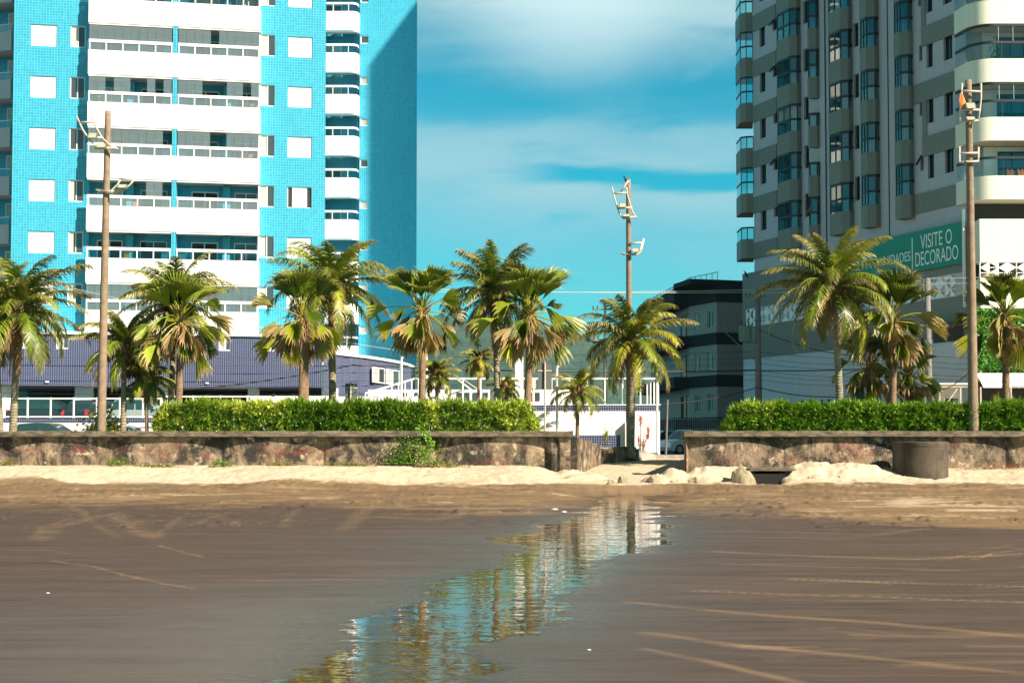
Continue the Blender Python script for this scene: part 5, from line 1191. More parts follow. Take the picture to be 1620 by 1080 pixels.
# below the lowest balcony: dark loggia, cream wall, lattice, cream wall, shop
zl = Fr.pix(1600, 346)[1]; z2 = Fr.pix(1600, 414)[1]; z3 = Fr.pix(1600, 440)[1]; z4 = Fr.pix(1600, 487)[1]; z5 = Fr.pix(1600, 590)[1]
cr_ = S.p0.x - Fr.p0.x
mb = MB(); Fr.box(mb, .15, 28, z2, zl, -1.4, -.05); Fr.box(mb, .15, 28, z4, z3, -1.4, -.05); mb.build('front_wall', 'cream_wall', rt)
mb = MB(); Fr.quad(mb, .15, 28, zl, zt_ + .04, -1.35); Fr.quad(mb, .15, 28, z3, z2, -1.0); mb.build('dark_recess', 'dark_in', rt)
mb = MB(); Fr.quad(mb, .15, 28, STZ, z4, -1.30); mb.build('shop_wall', 'white_render', rt)
def lattice(fac, parent, u0, u1, z0, z1, d, cell, rows):
    mb = MB(); n = max(1, round((u1 - u0) / cell)); cu = (u1 - u0) / n; cz = (z1 - z0) / rows
    for i in range(n + 1): fac.box(mb, u0 + cu * i - .02, u0 + cu * i + .02, z0, z1, d, d + .08)
    for j in range(rows + 1): fac.box(mb, u0, u1, z0 + cz * j - .02, z0 + cz * j + .02, d, d + .078)
    for i in range(n):
        for j in range(rows):
            a, b = u0 + cu * i, u0 + cu * (i + 1); c, e = z0 + cz * j, z0 + cz * (j + 1)
            tri = [(a, c), (b, c), (a, e)] if (i + j) % 2 else [(a, c), (b, c), (b, e)]
            if (j % 2) ^ (i % 4 == 1): tri = [(a, e), (b, e), (b, c)] if (i + j) % 2 else [(a, e), (b, e), (a, c)]
            P = [fac.pt(u_, z_, d + .01) for u_, z_ in tri] + [fac.pt(u_, z_, d + .07) for u_, z_ in tri]; mb.add(P, [(0, 1, 2), (3, 4, 5), (0, 1, 4, 3), (1, 2, 5, 4), (2, 0, 3, 5)])
    return mb.build('lattice', 'white_paint', parent)
lattice(Fr, rt, .15, 14.0, z3 + .01, z2 - .01, -.14, .44, 3)
# podium on the side
zpp = S.pix(1177, 434)[1]; zsg1, zsg0 = S.pix(1460, 366)[1], S.pix(1477, 426)[1]; uF = su(1177, 450)
PD = .12
zl1 = S.pix(1255, 477)[1]; zl0 = S.pix(1255, 507)[1]; zg0 = S.pix(1260, 560)[1]
pd = MB(); spans = [(su(1290), su(1235)), (su(1231), su(1200)), (su(1197), uF - .3)]
lat = [(su(1512), su(1459)), (su(1442), su(1400)), (su(1385), su(1320))] + spans
Sx_ = Fac(S.pt(0, 0)[:2], S.pt(uF, 0)[:2], S.n)
Sx_.wall(pd, 0, uF, zg0, zpp, [(a_, b_, zl0, zl1) for a_, b_ in lat], rev=.15, d=PD); Sx_.box(pd, 0, uF, zpp - .001, zpp + .02, -.5 , PD + .05) if False else None
pd.face([S.pt(0, zpp, PD), S.pt(uF, zpp, PD), S.pt(uF, zpp, -.6), S.pt(0, zpp, -.6)]); pd.face([S.pt(uF, STZ, PD), S.pt(uF, STZ, -6), S.pt(uF, zpp, -6), S.pt(uF, zpp, PD)])
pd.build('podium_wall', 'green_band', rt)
mb = MB(); Sx_.quad(mb, 0, uF, zl0 - .1, zl1 + .1, -.05 + .03); mb.build('dark_recess', 'dark_in', rt)
for a_, b_ in lat: lattice(S, rt, a_ + .02, b_ - .02, zl0 + .02, zl1 - .02, .0, .42, 3)
for (a_, b_) in ((lat[0][1], lat[1][0]), (lat[1][1], lat[2][0]), (lat[3][1], lat[4][0]), (lat[4][1], lat[5][0]), (.1, lat[0][0])): mb = MB(); S.box(mb, a_ + .02, b_ - .02, zl0, zl1, PD + .002, PD + .05); mb.build('pier', 'lilac_wall', rt)
low_h = [(su(1530 - 5, 480), su(1497, 480), S.pix(1500, 541)[1], S.pix(1500, 518)[1])]
lw_ = [(su(1290, 640), su(1262, 640)), (su(1304, 640), su(1299, 640)), (su(1316, 640), su(1311, 640)), (su(1360, 640), su(1338, 640)), (su(1480, 640), su(1450, 640))]
low_h2 = [(a_, b_, STZ, S.pix(1300, 632)[1]) for a_, b_ in lw_]
mb = MB(); Sx_.wall(mb, 0, uF, STZ, zg0 - .002, low_h2, rev=.15, d=PD - .03); mb.build('base_wall', 'base_pale', rt)
for h in low_h2: S.window(rt, *h, -.03, frame='dark_frame', pane='dark_in', fw=.07)
h = low_h[0]; mb = MB(); S.box(mb, h[0] - .1, h[1] + .8, h[2], h[3], PD + .003, PD + .03); mb.build('dark_shop_panel', 'dark_in', rt)  # panel on the wall face; dark colour stands in for the shaded inside
mb = MB(); S.box(mb, h[0] - .3, h[1] + 1.0, h[3] + .1, h[3] + .2, PD + .003, PD + .6); mb.build('canopy', 'dark_frame', rt)
# green billboard
sb = empty('billboard', (S.pt(3, 0).x, S.pt(3, 0).y, zsg0), 'large green sign with white capital letters on the side of the corner tower', 'billboard')
uL = su(1345, 400); mb = MB(); S.box(mb, .12, uL, zsg0, zsg1, PD + .06, PD + .16); mb.build('panel', 'sign_green', sb)
mb = MB(); S.box(mb, .02, .10, zsg0 - 2.2, zsg1 + .6, PD + .06, PD + .20); mb.build('edge_trim', 'white_paint', sb)
ud = su(1450, 390); mb = MB(); S.box(mb, ud - .03, ud + .03, zsg0 + .15, zsg1 - .3, PD + .163, PD + .175); mb.build('divider_line', 'letter', sb)
def text3d(txt, parent, fac, uc, z0, h, wtot, d, name='lettering', flip=True):
    cu = bpy.data.curves.new('t', 'FONT'); cu.body = txt; cu.size = 1; cu.extrude = 0; o = bpy.data.objects.new('t', cu); COL.objects.link(o); bpy.context.view_layer.update()
    dg = bpy.context.evaluated_depsgraph_get(); me = bpy.data.meshes.new_from_object(o.evaluated_get(dg)); vs = [v.co.copy() for v in me.vertices]; fs = [tuple(p.vertices) for p in me.polygons]
    bpy.data.objects.remove(o); x0, x1 = min(v.x for v in vs), max(v.x for v in vs); y0, y1 = min(v.y for v in vs), max(v.y for v in vs)
    mb = MB(); mb.add([fac.pt(uc - ((v.x - x0) / (x1 - x0) - .5) * wtot * (1 if flip else -1), z0 + (v.y - y0) / (y1 - y0) * h, d) for v in vs], fs); return mb.build(name, 'letter', parent)
ua, ub = su(1463, 380), su(1513, 380); text3d('VISITE O', sb, S, (ua + ub) / 2, S.pix(1468, 394)[1], S.pix(1468, 371.5)[1] - S.pix(1468, 394)[1], ua - ub, PD + .17)
ua, ub = su(1455, 410), su(1523, 410); text3d('DECORADO', sb, S, (ua + ub) / 2, S.pix(1458, 422)[1], S.pix(1458, 400)[1] - S.pix(1458, 422)[1], ua - ub, PD + .17)
ua, ub = su(1358, 410), su(1447, 410); text3d('ÚLTIMAS UNIDADES', sb, S, (ua + ub) / 2, S.pix(1446, 413)[1], (S.pix(1446, 396)[1] - S.pix(1446, 413)[1]) * 1.12, ua - ub, PD + .17)
# shop terrace at the foot of the front
sh_ = empty('shop_canopy', (px2(1560, 58), 58, STZ), 'white canopy with metal frame in front of the ground-floor shop, right edge', 'canopy')
mb = MB(); z_a, z_b = at(1560, 592, 59).z, at(1560, 613, 59).z
prof = [(60.6, z_a + .15), (59.5, z_a + .05), (58.6, z_a - .25), (58.2, z_b)]; xl_, xr_ = px2(1546, 59), px2(1720, 59)
for i in range(3): (y0, z0), (y1, z1) = prof[i], prof[i + 1]; mb.face([(xl_, y0, z0), (xr_, y0, z0), (xr_, y1, z1), (xl_, y1, z1)]); mb.face([(xl_, y0, z0 - .04), (xr_, y0, z0 - .04), (xr_, y1, z1 - .04), (xl_, y1, z1 - .04)])
mb.build('canopy_cloth', 'white_render', sh_)
mb = MB(); x_a, x_b = px2(1486, 58), px2(1546, 58); z_t = at(1500, 608, 58).z
mb.box(x_a, x_b, 57.9, 60, z_t, z_t + .06); mb.box(x_a, x_b, 59.9, 60, STZ, z_t); mb.build('side_awning', 'white_render', sh_)
mb = MB()
for x in (1487, 1520, 1545, 1552, 1600): xx = px2(x, 58); mb.bar((xx, 58, STZ), (xx, 58, at(x, 612, 58).z), .06)
mb.bar((x_a, 58, z_t - .1), (x_b, 58, z_t - .1), .06); mb.bar((px2(1500, 58), 58.05, at(1, 636, 58).z), (px2(1518, 58), 58.05, z_t - .1), .05); mb.build('frame', 'galv', sh_)
mb = MB(); mb.box(px2(1548, 60), xr_, 60.2, 60.4, STZ, z_a - .3); mb.build('shop_interior', 'dark_in', sh_)
mb = MB(); mb.box(px2(1500, 59), px2(1516, 59), 59.0, 59.3, STZ, at(1, 630, 59).z); mb.build('counter', 'dark_frame', sh_)
mb = MB(); mb.box(px2(1552, 58.6), px2(1576, 58.6), 58.6, 58.7, at(1, 646, 58.6).z, at(1, 638, 58.6).z); mb.build('teal_board', mat('teal_board', (.10, .55, .55), .4), sh_)
random.seed(55); mb = MB(); xi0, xi1 = px2(1544, 61), px2(1700, 61); zi0, zi1 = at(1, 606, 61).z, at(1, 489, 61).z
for i in range(9000):
    c = Vector((random.uniform(xi0, xi1), 61.4 - random.random() * .3, random.uniform(zi0, zi1))); nrm = Vector((random.gauss(0, .6), -1, random.gauss(0, .6))).normalized(); t1 = nrm.orthogonal().normalized() * .09; t2 = nrm.cross(t1).normalized() * .07
    mb.face([c - t1, c - t2, c + t1, c + t2], mixc(random.choice([(.04, .16, .01), (.08, .22, .015)]), DKG, random.random() * .5))
iv = empty('living_wall', ((xi0 + xi1) / 2, 61.5, zi0), 'bright green ivy-covered wall panel behind the rightmost fan palm', 'green wall'); mb.build('foliage', 'hedge_leaf', iv, colors=True)
mb = MB(); mb.box(xi0, xi1, 61.45, 61.6, zi0, zi1); mb.build('backing_panel', 'soil', iv)

# ------------------------------------------------------------------ dark apartment block in the gap
mbk = empty('apartment_block', (px2(1130, 89), 89, STZ), 'shaded low apartment block with black bands, seen through the gap', 'apartment block')
ymd = 88.0
fr1 = Fac((px2(1135, ymd), ymd), (px2(1215, ymd + 1), ymd + 1), (0, -1, 0)); fr2 = Fac((px2(1091, ymd + 3), ymd + 3), (px2(1135, ymd), ymd), (-.3, -1, 0)); fr3 = Fac((px2(1030, ymd + 16), ymd + 16), (px2(1091, ymd + 3), ymd + 3), (-.3, -1, 0))
zr0 = fr1.pix(1150, 478)[1]; stor = 2.95
for fi, fc in enumerate((fr1, fr2, fr3)):
    mb = MB(); hh = []
    if fi == 1:
        for k in range(4):
            for x0, x1 in ((1099, 1107), (1119, 1129)): a_, b_ = fc.pix(x0, 500)[0], fc.pix(x1, 500)[0]; z_ = zr0 - stor * k - .55; hh.append((a_, b_, z_ - 1.2, z_))
    if fi == 2:
        for k in range(4):
            z_ = zr0 - stor * k - .5; a_, b_ = fc.pix(1076, 500)[0], fc.pix(1090, 500)[0]; hh.append((a_, b_, z_ - 2.0, z_))
    fc.wall(mb, 0, fc.L, STZ, zr0 + 1.2, hh, rev=.15); mb.build('wall', 'grey_tile', mbk)
    for h_ in hh: fc.window(mbk, *h_, -.13, fw=.06, pane='pane', frame='galv' if fi == 1 else 'dark_frame', curtain=None if random.random() < .5 else .5)
    for k in range(4):
        z_ = zr0 - stor * k; mb = MB(); dd = .06 if fi < 2 else 1.1
        fc.box(mb, 0, fc.L, z_ - (0 if k else 0), z_ + (.82 if k else 1.28), .003, dd); mb.build('black_band', 'black_band', mbk)
fr1_t = MB(); fr1.box(fr1_t, -2, 4, zr0 + 1.2, zr0 + 1.55, -3, .05); fr1_t.build('roof_parapet', 'black_band', mbk)
mb = MB()
tp = [fr1.pt(0, 0), fr1.pt(fr1.L, 0), Vector((fr1.pt(fr1.L, 0).x, 110, 0)), Vector((fr3.p0.x, 110, 0)), fr3.pt(0, 0), fr2.pt(0, 0)]; mb.prism([(p.x, p.y) for p in tp], zr0 + 1.15, zr0 + 1.19); mb.build('roof', 'concrete', mbk)
mb = MB()
for fc, k_ in ((fr3, 12), (fr2, 5)):
    for i in range(k_ + 1): q = fc.pt(fc.L * i / k_, zr0 + 1.25, -.1); mb.bar(q, q + Vector((0, 0, .85)), .04)
    mb.bar(fc.pt(0, zr0 + 2.1, -.1), fc.pt(fc.L, zr0 + 2.1, -.1), .05)
mb.build('roof_railing', 'galv', mbk); mb = MB()
for fc in (fr3, fr2): fc.quad(mb, 0, fc.L, zr0 + 1.25, zr0 + 2.05, -.1)
mb.build('railing_glass', 'glass', mbk)
gf = empty('boundary_fence', (px2(1090, 84), 84, STZ), 'dark iron fence on a low wall before the shaded block', 'fence')
mb = MB(); mb.box(px2(1045, 84), px2(1180, 84), 84, 84.2, STZ, STZ + 1.5); mb.build('low_wall', 'lilac_wall', gf); mb = MB()
for i in range(46): x = px2(1045, 84) + i * .125; mb.bar((x, 84.1, STZ + 1.5), (x, 84.1, STZ + 2.3), .02)
mb.bar((px2(1045, 84), 84.1, STZ + 2.3), (px2(1180, 84), 84.1, STZ + 2.3), .03); mb.build('bars', 'galv', gf)

# ------------------------------------------------------------------ white terrace wall and railings by the gap
YT = 62.0
tw = empty('terrace_wall', (px2(1043, YT), YT, STZ), 'white tiled terrace wall with an indigo tile strip and white railing, beside the gap', 'terrace wall')
zt0, zt1 = at(950, 650, YT).z, at(950, 641, YT).z; xw0, xw1 = px2(600, YT), px2(1044, YT)
mb = MB(); mb.box(xw0, xw1, YT, YT + .3, STZ - .2, zt0); mb.box(xw1 - .3, xw1, YT + .301, YT + 5.5, STZ - .2, zt0); mb.build('wall', 'white_tile', tw)
mb = MB(); mb.box(xw0, xw1 - .01, YT + .003, YT + .25, zt0 + .002, zt1); mb.box(xw1 - .31, xw1 - .01, YT + .25, YT + 5.5, zt0 + .002, zt1); mb.build('tile_strip', 'purple_tile', tw)
mb = MB(); mb.box(xw0, xw1 + .04, YT - .03, YT + .33, zt1 + .001, zt1 + .05); mb.build('coping', 'white_paint', tw)
mb = MB(); zr_ = at(950, 597, YT).z; mb.box(px2(700, YT), xw1, YT + .1, YT + .18, zr_ - .09, zr_); mb.box(xw1 - .14, xw1 - .06, YT + .18, YT + 5.5, zr_ - .09, zr_); mb.build('handrail', 'white_paint', tw)
for i in range(13): x = px2(704, YT) + (xw1 - .06 - px2(704, YT)) * i / 12; mb = MB(); mb.bar((x, YT + .14, zt1 + .05), (x, YT + .14, zr_ - .09), .07); mb.build('post', 'white_paint', tw)
for i in range(3): mb = MB(); mb.bar((xw1 - .1, YT + 1.6 + 1.6 * i, zt1), (xw1 - .1, YT + 1.6 + 1.6 * i, zr_ - .09), .07); mb.build('post', 'white_paint', tw)
mb = MB(); mb.box(px2(906, YT), px2(981, YT), YT - .04, YT - .003, at(1, 706, YT).z, at(1, 688, YT).z); mb.build('tile_patch', 'purple_tile', tw)
mb = MB(); mb.box(px2(988, YT), px2(997, YT), YT - .35, YT - .003, STZ - .1, at(1, 668, YT).z); mb.build('buttress', 'white_render', tw)
# white pool-terrace parapet with little panes further back
pt_ = empty('terrace_parapet', (px2(800, 67), 67, STZ), 'low white parapet with small panes behind the terrace railing', 'parapet')
zq0, zq1 = at(1, 634, 67).z, at(1, 616, 67).z; mb = MB(); mb.box(px2(582, 67), px2(905, 67), 67, 67.3, STZ, zq1); mb.build('wall', 'white_render', pt_)
for x in (727, 739, 752, 768, 802, 812, 842, 850, 640, 660): mb = MB(); mb.box(px2(x - 4, 67), px2(x + 4, 67), 66.96, 66.995, zq0 + .0, zq1 - .16); mb.build('pane', 'pane', pt_)
mb = MB(); mb.box(px2(815, 66), px2(828, 66), 66, 66.4, STZ, at(1, 545, 66).z); tag(mb.build('pillar', 'white_render', loc=(px2(820, 66), 66, STZ)), 'tall white free-standing pillar behind the torn fan palm', 'pillar')
mb = MB(); mb.box(px2(837, 65), px2(848, 65), 65, 65.3, at(1, 614, 65).z, at(1, 598, 65).z); mb.box(px2(842, 65), px2(844, 65), 65.1, 65.2, STZ, at(1, 614, 65).z); tag(mb.build('meter_box', mat('cream_box', (.55, .48, .30), .6), loc=(px2(842, 65), 65, STZ)), 'small cream cabinet on a post right of the white pillar', 'cabinet')
rl = empty('ramp_railing', (px2(600, 63), 63, STZ), 'white sloping railing of the ramp at the indigo wing', 'railing')
mb = MB(); A_ = at(578, 622, 63.5); B_ = at(662, 597, 63.5); C_ = at(700, 597, 63.5); mb.bar(A_, B_, .09); mb.bar(B_, C_, .09); mb.bar(A_ - Vector((0, 0, .55)), B_ - Vector((0, 0, .95)), .05); mb.build('handrail', 'white_paint', rl)
for i in range(9): q = A_.lerp(B_, i / 8); mb = MB(); mb.bar(q, (q.x, q.y, STZ + 1.2), .05); mb.build('post', 'white_paint', rl)
gpz = MB(); gpz.box(px2(560, 63.8), px2(700, 63.8), 63.8, 64, STZ, at(1, 627, 63.8).z); gpz.build('ramp_wall', 'white_render', rl)
rl2 = empty('steel_frame', (px2(745, 63), 63, STZ), 'white diagonal steel braces on the terrace behind the young palm', 'frame')
mb = MB(); mb.bar(at(722, 598, 64), at(748, 618, 64), .07); mb.bar(at(690, 600, 63.6), at(690, 640, 63.6), .07); mb.bar(at(690, 618, 63.6), at(710, 628, 63.6), .06); mb.bar(at(733, 600, 64), at(757, 616, 64), .03); mb.build('brace', 'white_paint', rl2)
wb = MB(); wb.box(px2(395, 60), px2(590, 60), 60, 60.15, at(1, 637, 60).z, at(1, 627, 60).z)
for i in range(6): wb.box(px2(400 + 36 * i, 60), px2(403 + 36 * i, 60), 60.03, 60.1, STZ, at(1, 637, 60).z)
tag(wb.build('guard_rail', 'white_paint', loc=(px2(490, 60), 60, STZ)), 'long white guard rail just above the left hedge', 'guard rail')

# ------------------------------------------------------------------ poles, signs, wires
def lamp_pole(label, xt, yt, xb, yb, Y, r0, r1, brackets, m='pole_concrete', cloth=False, zb=1.7):
    root = empty('floodlight_pole', (px2(xb, Y), Y, zb), label, 'floodlight pole', 'floodlight poles along the beach'); T = at(xt, yt, Y); Bp = Vector((px2(xb, Y), Y, zb)); mb = MB(); n = 24
    mb.tube([Bp.lerp(T, i / n) for i in range(n + 1)], [r0 + (r1 - r0) * i / n for i in range(n + 1)], 16); mb.build('pole', m, root, smooth=True)
    if xb == 167: 
        mb = MB(); q = Bp.lerp(T, .078); mb.tube([q, q + Vector((0, 0, .06))], .17, 16); mb.build('red_ring', 'red_lamp', root)
    for (pts_l, pts_r, rungs, lamps, dep) in brackets:
        mb = MB(); L_ = [at(x, y, Y - dep) for x, y in pts_l]; R_ = [at(x, y, Y - dep) for x, y in pts_r]; 
        mb.tube(L_, .035, 6); mb.tube(R_, .035, 6)
        for (a, b) in rungs: mb.tube([at(*a, Y - dep), at(*b, Y - dep)], .04, 6)
        br_ = mb.build('bracket', 'galv', root, smooth=True)
        for (x, y, w, h) in lamps:
            c = at(x, y, Y - dep - .12); s = Y / 2000; mb = MB(); W2, H2 = w * s / 2, h * s / 2
            mb.hexa([c + Vector((-W2, -.12, -H2)), c + Vector((W2, -.12, -H2)), c + Vector((W2 * .8, .20, -H2 * .6)), c + Vector((-W2 * .8, .20, -H2 * .6)), c + Vector((-W2, .0, H2)), c + Vector((W2, .0, H2)), c + Vector((W2 * .8, .22, H2)), c + Vector((-W2 * .8, .22, H2))])
            l_ = mb.build('floodlight', 'lamp_body', root); mb = MB(); e = .85; mb.face([c + Vector((-W2 * e, -.125, -H2 * e)), c + Vector((W2 * e, -.125, -H2 * e)), c + Vector((W2 * e, -.012, H2 * e)), c + Vector((-W2 * e, -.012, H2 * e))]); mb.build('lens', 'lamp_glass', l_)
    return root
lp1 = lamp_pole('leftmost brown floodlight pole, standing before the white balconies', 171, 176, 160, 683, 46.0, .165, .105, [
    ([(121, 184), (131, 206), (142, 222), (155, 234), (172, 236)], [(146, 183), (152, 202), (162, 219), (175, 231), (187, 236)], [((126, 194), (150, 193)), ((150, 235), (184, 234)), ((140, 218), (163, 218))], [(147, 215, 14, 10), (161, 231, 15, 8)], .25),
    ([(152, 300), (160, 303), (176, 302), (186, 292), (191, 283)], [(166, 304), (180, 305), (196, 300), (206, 292), (213, 283)], [((160, 302), (188, 303)), ((189, 283), (213, 284))], [(194, 295, 14, 7)], .2)])
lp2 = lamp_pole('middle floodlight pole rising behind the leaning palm at the gap', 994, 284, 996, 706, 55.0, .15, .10, [
    ([(968, 296), (974, 320), (980, 338), (986, 346), (996, 344)], [(991, 296), (993, 310), (1000, 334), (1008, 346)], [((971, 306), (991, 305)), ((976, 330), (1000, 328)), ((986, 345), (1005, 343)), ((982, 304), (994, 286))], [(985, 325, 11, 8), (991, 341, 12, 5)], .25),
    ([(982, 400), (990, 402), (1004, 402), (1012, 398), (1018, 377)], [(985, 401), (995, 403), (1008, 403), (1014, 398), (1019, 378)], [((997, 385), (1015, 384)), ((984, 402), (1010, 402))], [(1005, 396, 11, 7)], .15)], zb=1.1)
lp3 = lamp_pole('rightmost thick floodlight pole with an orange rag, before the cream balconies', 1532, 127, 1540, 683, 46.0, .185, .11, [
    ([(1522, 132), (1521, 150), (1519, 175), (1518, 194)], [(1552, 132), (1552, 155), (1550, 175), (1547, 194)], [((1521, 144), (1551, 145)), ((1519, 174), (1550, 174)), ((1518, 192), (1548, 191))], [(1535, 168, 15, 11), (1535, 188, 14, 7)], .25),
    ([(1518, 232), (1518, 256), (1530, 258)], [(1548, 233), (1548, 256), (1536, 258)], [((1518, 243), (1547, 242)), ((1517, 257), (1548, 255))], [(1533, 256, 12, 4)], .2)])
rag = MB(); c = at(1522, 160, 45.7)
rag.add([c + Vector(v_) for v_ in ((-.06, 0, .28), (.03, 0, .25), (.14, .02, -.02), (.04, -.02, -.28), (-.06, .02, -.22), (-.1, .03, .02), (0, .07, .02))], [(0, 1, 2, 3, 4, 5), (0, 6, 1), (1, 6, 2), (2, 6, 3), (3, 6, 4), (4, 6, 5), (5, 6, 0)])
tag(rag.build('rag', 'orange', loc=c), 'orange rag caught on the rightmost floodlight bracket', 'rag')
for (x, y, Y, lab, s) in ((1180, 436, 79.5, 'black bird perched on the podium corner of the sage tower', .34), (990, 287, 54.8, 'black bird perched on top of the middle floodlight pole', .26)):
    q = at(x, y, Y); bd_ = empty('bird', q, lab, 'bird'); me = MB(); 
    pth = [q + Vector((.16, 0, -.16)) * (s / .34), q + Vector((.05, 0, 0)) * (s / .34), q + Vector((-.02, 0, .14)) * (s / .34), q + Vector((-.06, 0, .24)) * (s / .34), q + Vector((-.09, 0, .28)) * (s / .34), q + Vector((-.16, 0, .27)) * (s / .34)]
    me.tube(pth, [.015, .07 * s / .34, .075 * s / .34, .04 * s / .34, .04 * s / .34, .006], 8); me.build('body', 'feather', bd_, smooth=True)
# utility poles
def util_pole(label, x, yt, Y, r=.13, trafo=False, arms=True):
    T = at(x, yt, Y); root = empty('utility_pole', (T.x, Y, STZ), label, 'utility pole', 'utility poles'); mb = MB(); mb.tube([(T.x, Y, STZ - .1), (T.x, Y, T.z)], [r * 1.25, r * .8], 10); mb.build('pole', 'pole_grey', root, smooth=True)
    if arms:
        mb = MB(); mb.bar((T.x - .75, Y, T.z - .45), (T.x + .45, Y, T.z - .40), .09); mb.bar((T.x - .6, Y - .02, T.z - .45), (T.x, Y - .02, T.z - 1.1), .04); mb.build('crossarm', 'pole_grey', root)
        for dx in (-.7, -.45, .38): mb = MB(); mb.tube([(T.x + dx, Y, T.z - .40), (T.x + dx, Y, T.z - .2)], [.05, .03], 6); mb.build('insulator', 'dark_frame', root)
    if trafo:
        cz = at(x, 528, Y).z; mb = MB(); cx_ = T.x - .75; mb.tube([(cx_, Y, cz - .45), (cx_, Y, cz + .40)], .36, 14); mb.tube([(cx_, Y, cz + .40), (cx_, Y, cz + .46)], .38, 14)
        for j in range(10): a_ = 6.28 * j / 10; mb.bar((cx_ + .38 * math.cos(a_), Y + .38 * math.sin(a_), cz - .35), (cx_ + .38 * math.cos(a_), Y + .38 * math.sin(a_), cz + .3), .05)
        t_ = mb.build('transformer', mat('transformer_green', (.12, .17, .15), .5), root); mb = MB()
        for dx in (-.2, 0, .2): mb.tube([(cx_ + dx, Y, cz + .46), (cx_ + dx, Y, cz + .72)], [.06, .03], 6)
        mb.build('bushing', 'dark_frame', t_); mb = MB(); mb.bar((cx_, Y, cz - .5), (T.x, Y, cz - .5), .1); mb.build('arm', 'pole_grey', root)
    return root
util_pole('concrete utility pole with a transformer, before the sage tower corner', 1199, 457, 74, .18, True)
util_pole('plain utility pole between the shaggy palm and the floodlight pole', 1467, 440, 60, .16, False, False)
up3 = util_pole('far utility pole with a transformer hidden behind the leaning palm', 957, 478, 75, .10, True)
for i, (x, yt, Y, lab) in enumerate([(635, 564, 61, 'shorter thin white post at the ramp'), (675, 550, 61, 'taller thin white post right of the slender fan palm'), (881, 578, 60, 'thin white post on the terrace right of the blank sign'), (1039, 568, 61, 'thin white post at the corner of the white wall')]):
    T = at(x, yt, Y); mb = MB(); mb.tube([(T.x, Y, STZ), (T.x, Y, T.z)], .055, 8); mb.tube([(T.x, Y, T.z - .06), (T.x + .12, Y, T.z - .06)], .03, 6); tag(mb.build('white_post', 'white_paint', loc=(T.x, Y, STZ)), lab, 'post')
T = at(1056, 632, 58); mb = MB(); mb.tube([(px2(1053, 58), 58, STZ), (T.x, 58, T.z)], .05, 8); tag(mb.build('metal_post', 'pole_grey', loc=(T.x, 58, STZ)), 'leaning grey metal post standing in the gap before the white car', 'post')
def sign_back(label, x, Y, x0, x1, y0, y1, yb):
    c = at(x, y0, Y); root = empty('road_sign', (c.x, Y, 1.1), label, 'road sign'); mb = MB(); mb.tube([(c.x, Y - .06, 1.0), (c.x, Y - .06, at(x, y0 - 3, Y).z)], .035, 8); mb.build('post', 'galv', root); mb = MB(); mb.box(px2(x0, Y), px2(x1, Y), Y - .01, Y + .01, at(x, y1, Y).z, at(x, y0, Y).z); mb.build('panel', mat('sign_back', (.14, .15, .15), .5, .3), root); mb = MB(); mb.box(px2(x0, Y), px2(x1, Y), Y - .03, Y - .011, at(x, y0 + (y1 - y0) * .3, Y).z, at(x, y0 + (y1 - y0) * .3, Y).z + .05); mb.build('brace', 'galv', root)
sign_back('back of a tall grey road sign at the right end of the left hedge', 862, 52, 851, 873, 575, 616, 680)
sign_back('back of a small grey road sign just above the left hedge', 555, 52, 546, 565, 606, 634, 660)
def wire(pts, Y0, Y1, sag, label, r=.018, m='cable', grp='overhead cables'):
    (xa, ya), (xb, yb) = pts; A = at(xa, ya, Y0); Bq = at(xb, yb, Y1); mb = MB(); P = []
    for i in range(25): t = i / 24; q = A.lerp(Bq, t); q.z -= sag * 4 * t * (1 - t); P.append(q)
    mb.tube(P, r, 5); tag(mb.build('overhead_cable', m, loc=A), label, 'cable', grp)
L1 = 'pale high cable stretched across the sky gap to the sage tower'; L2 = 'thin black cable crossing behind the palms along the street'; L3 = 'thick black cable crossing low behind the palms'
wire([(640, 456), (1199, 462)], 66, 74, .12, L1, .018, 'cable_pale'); wire([(640, 461), (1199, 458)], 66.2, 74, .1, L1, .018, 'cable_pale')
wire([(1199, 457), (1467, 441)], 74, 60, .12, L1, .018, 'cable_pale'); wire([(1199, 463), (1467, 449)], 74, 60, .1, L1, .018, 'cable_pale'); wire([(1467, 441), (1760, 424)], 60, 57, .1, L1, .018, 'cable_pale'); wire([(1467, 449), (1760, 434)], 60, 57, .1, L1, .018, 'cable_pale')
for i, (a_, b_) in enumerate([(548, 556), (560, 566), (572, 574), (583, 586), (590, 592), (603, 600)]):
    wire([(-120, a_ + 16), (1199, b_)], 66, 74, .22 + .05 * i, L2, .011)
    wire([(1199, b_), (1467, b_ + 6)], 74, 60, .25, L2, .011); wire([(1467, b_ + 6), (1780, b_ - 2)], 60, 56, .25, L2, .011)
wire([(-120, 400), (640, 556)], 60, 66, .3, 'pale cable slanting down across the tower front to the white post', .014, 'cable_pale')
wire([(200, 622), (560, 577)], 63, 63, .25, 'thick black cable rising over the indigo tiles', .028); wire([(560, 577), (1199, 585)], 63, 74, .22, L3, .035); wire([(1199, 586), (1467, 578)], 74, 60, .1, L3, .035); wire([(1199, 520), (1467, 560)], 74, 60, .7, 'black cable drooping from the transformer pole', .025)
wire([(1020, 640), (1199, 612)], 64, 74, .25, 'black cable drooping low in front of the shaded block', .03); wire([(1199, 612), (1390, 622)], 74, 61, .35, 'black cable drooping low right of the transformer pole', .03); wire([(1145, 523), (1197, 572)], 78, 74, 0, 'grey stay cable slanting onto the transformer pole', .03, 'pole_grey')
wire([(1467, 615), (1531, 590)], 60, 50, .3, 'black cable loop sagging beside the rightmost floodlight pole', .02)

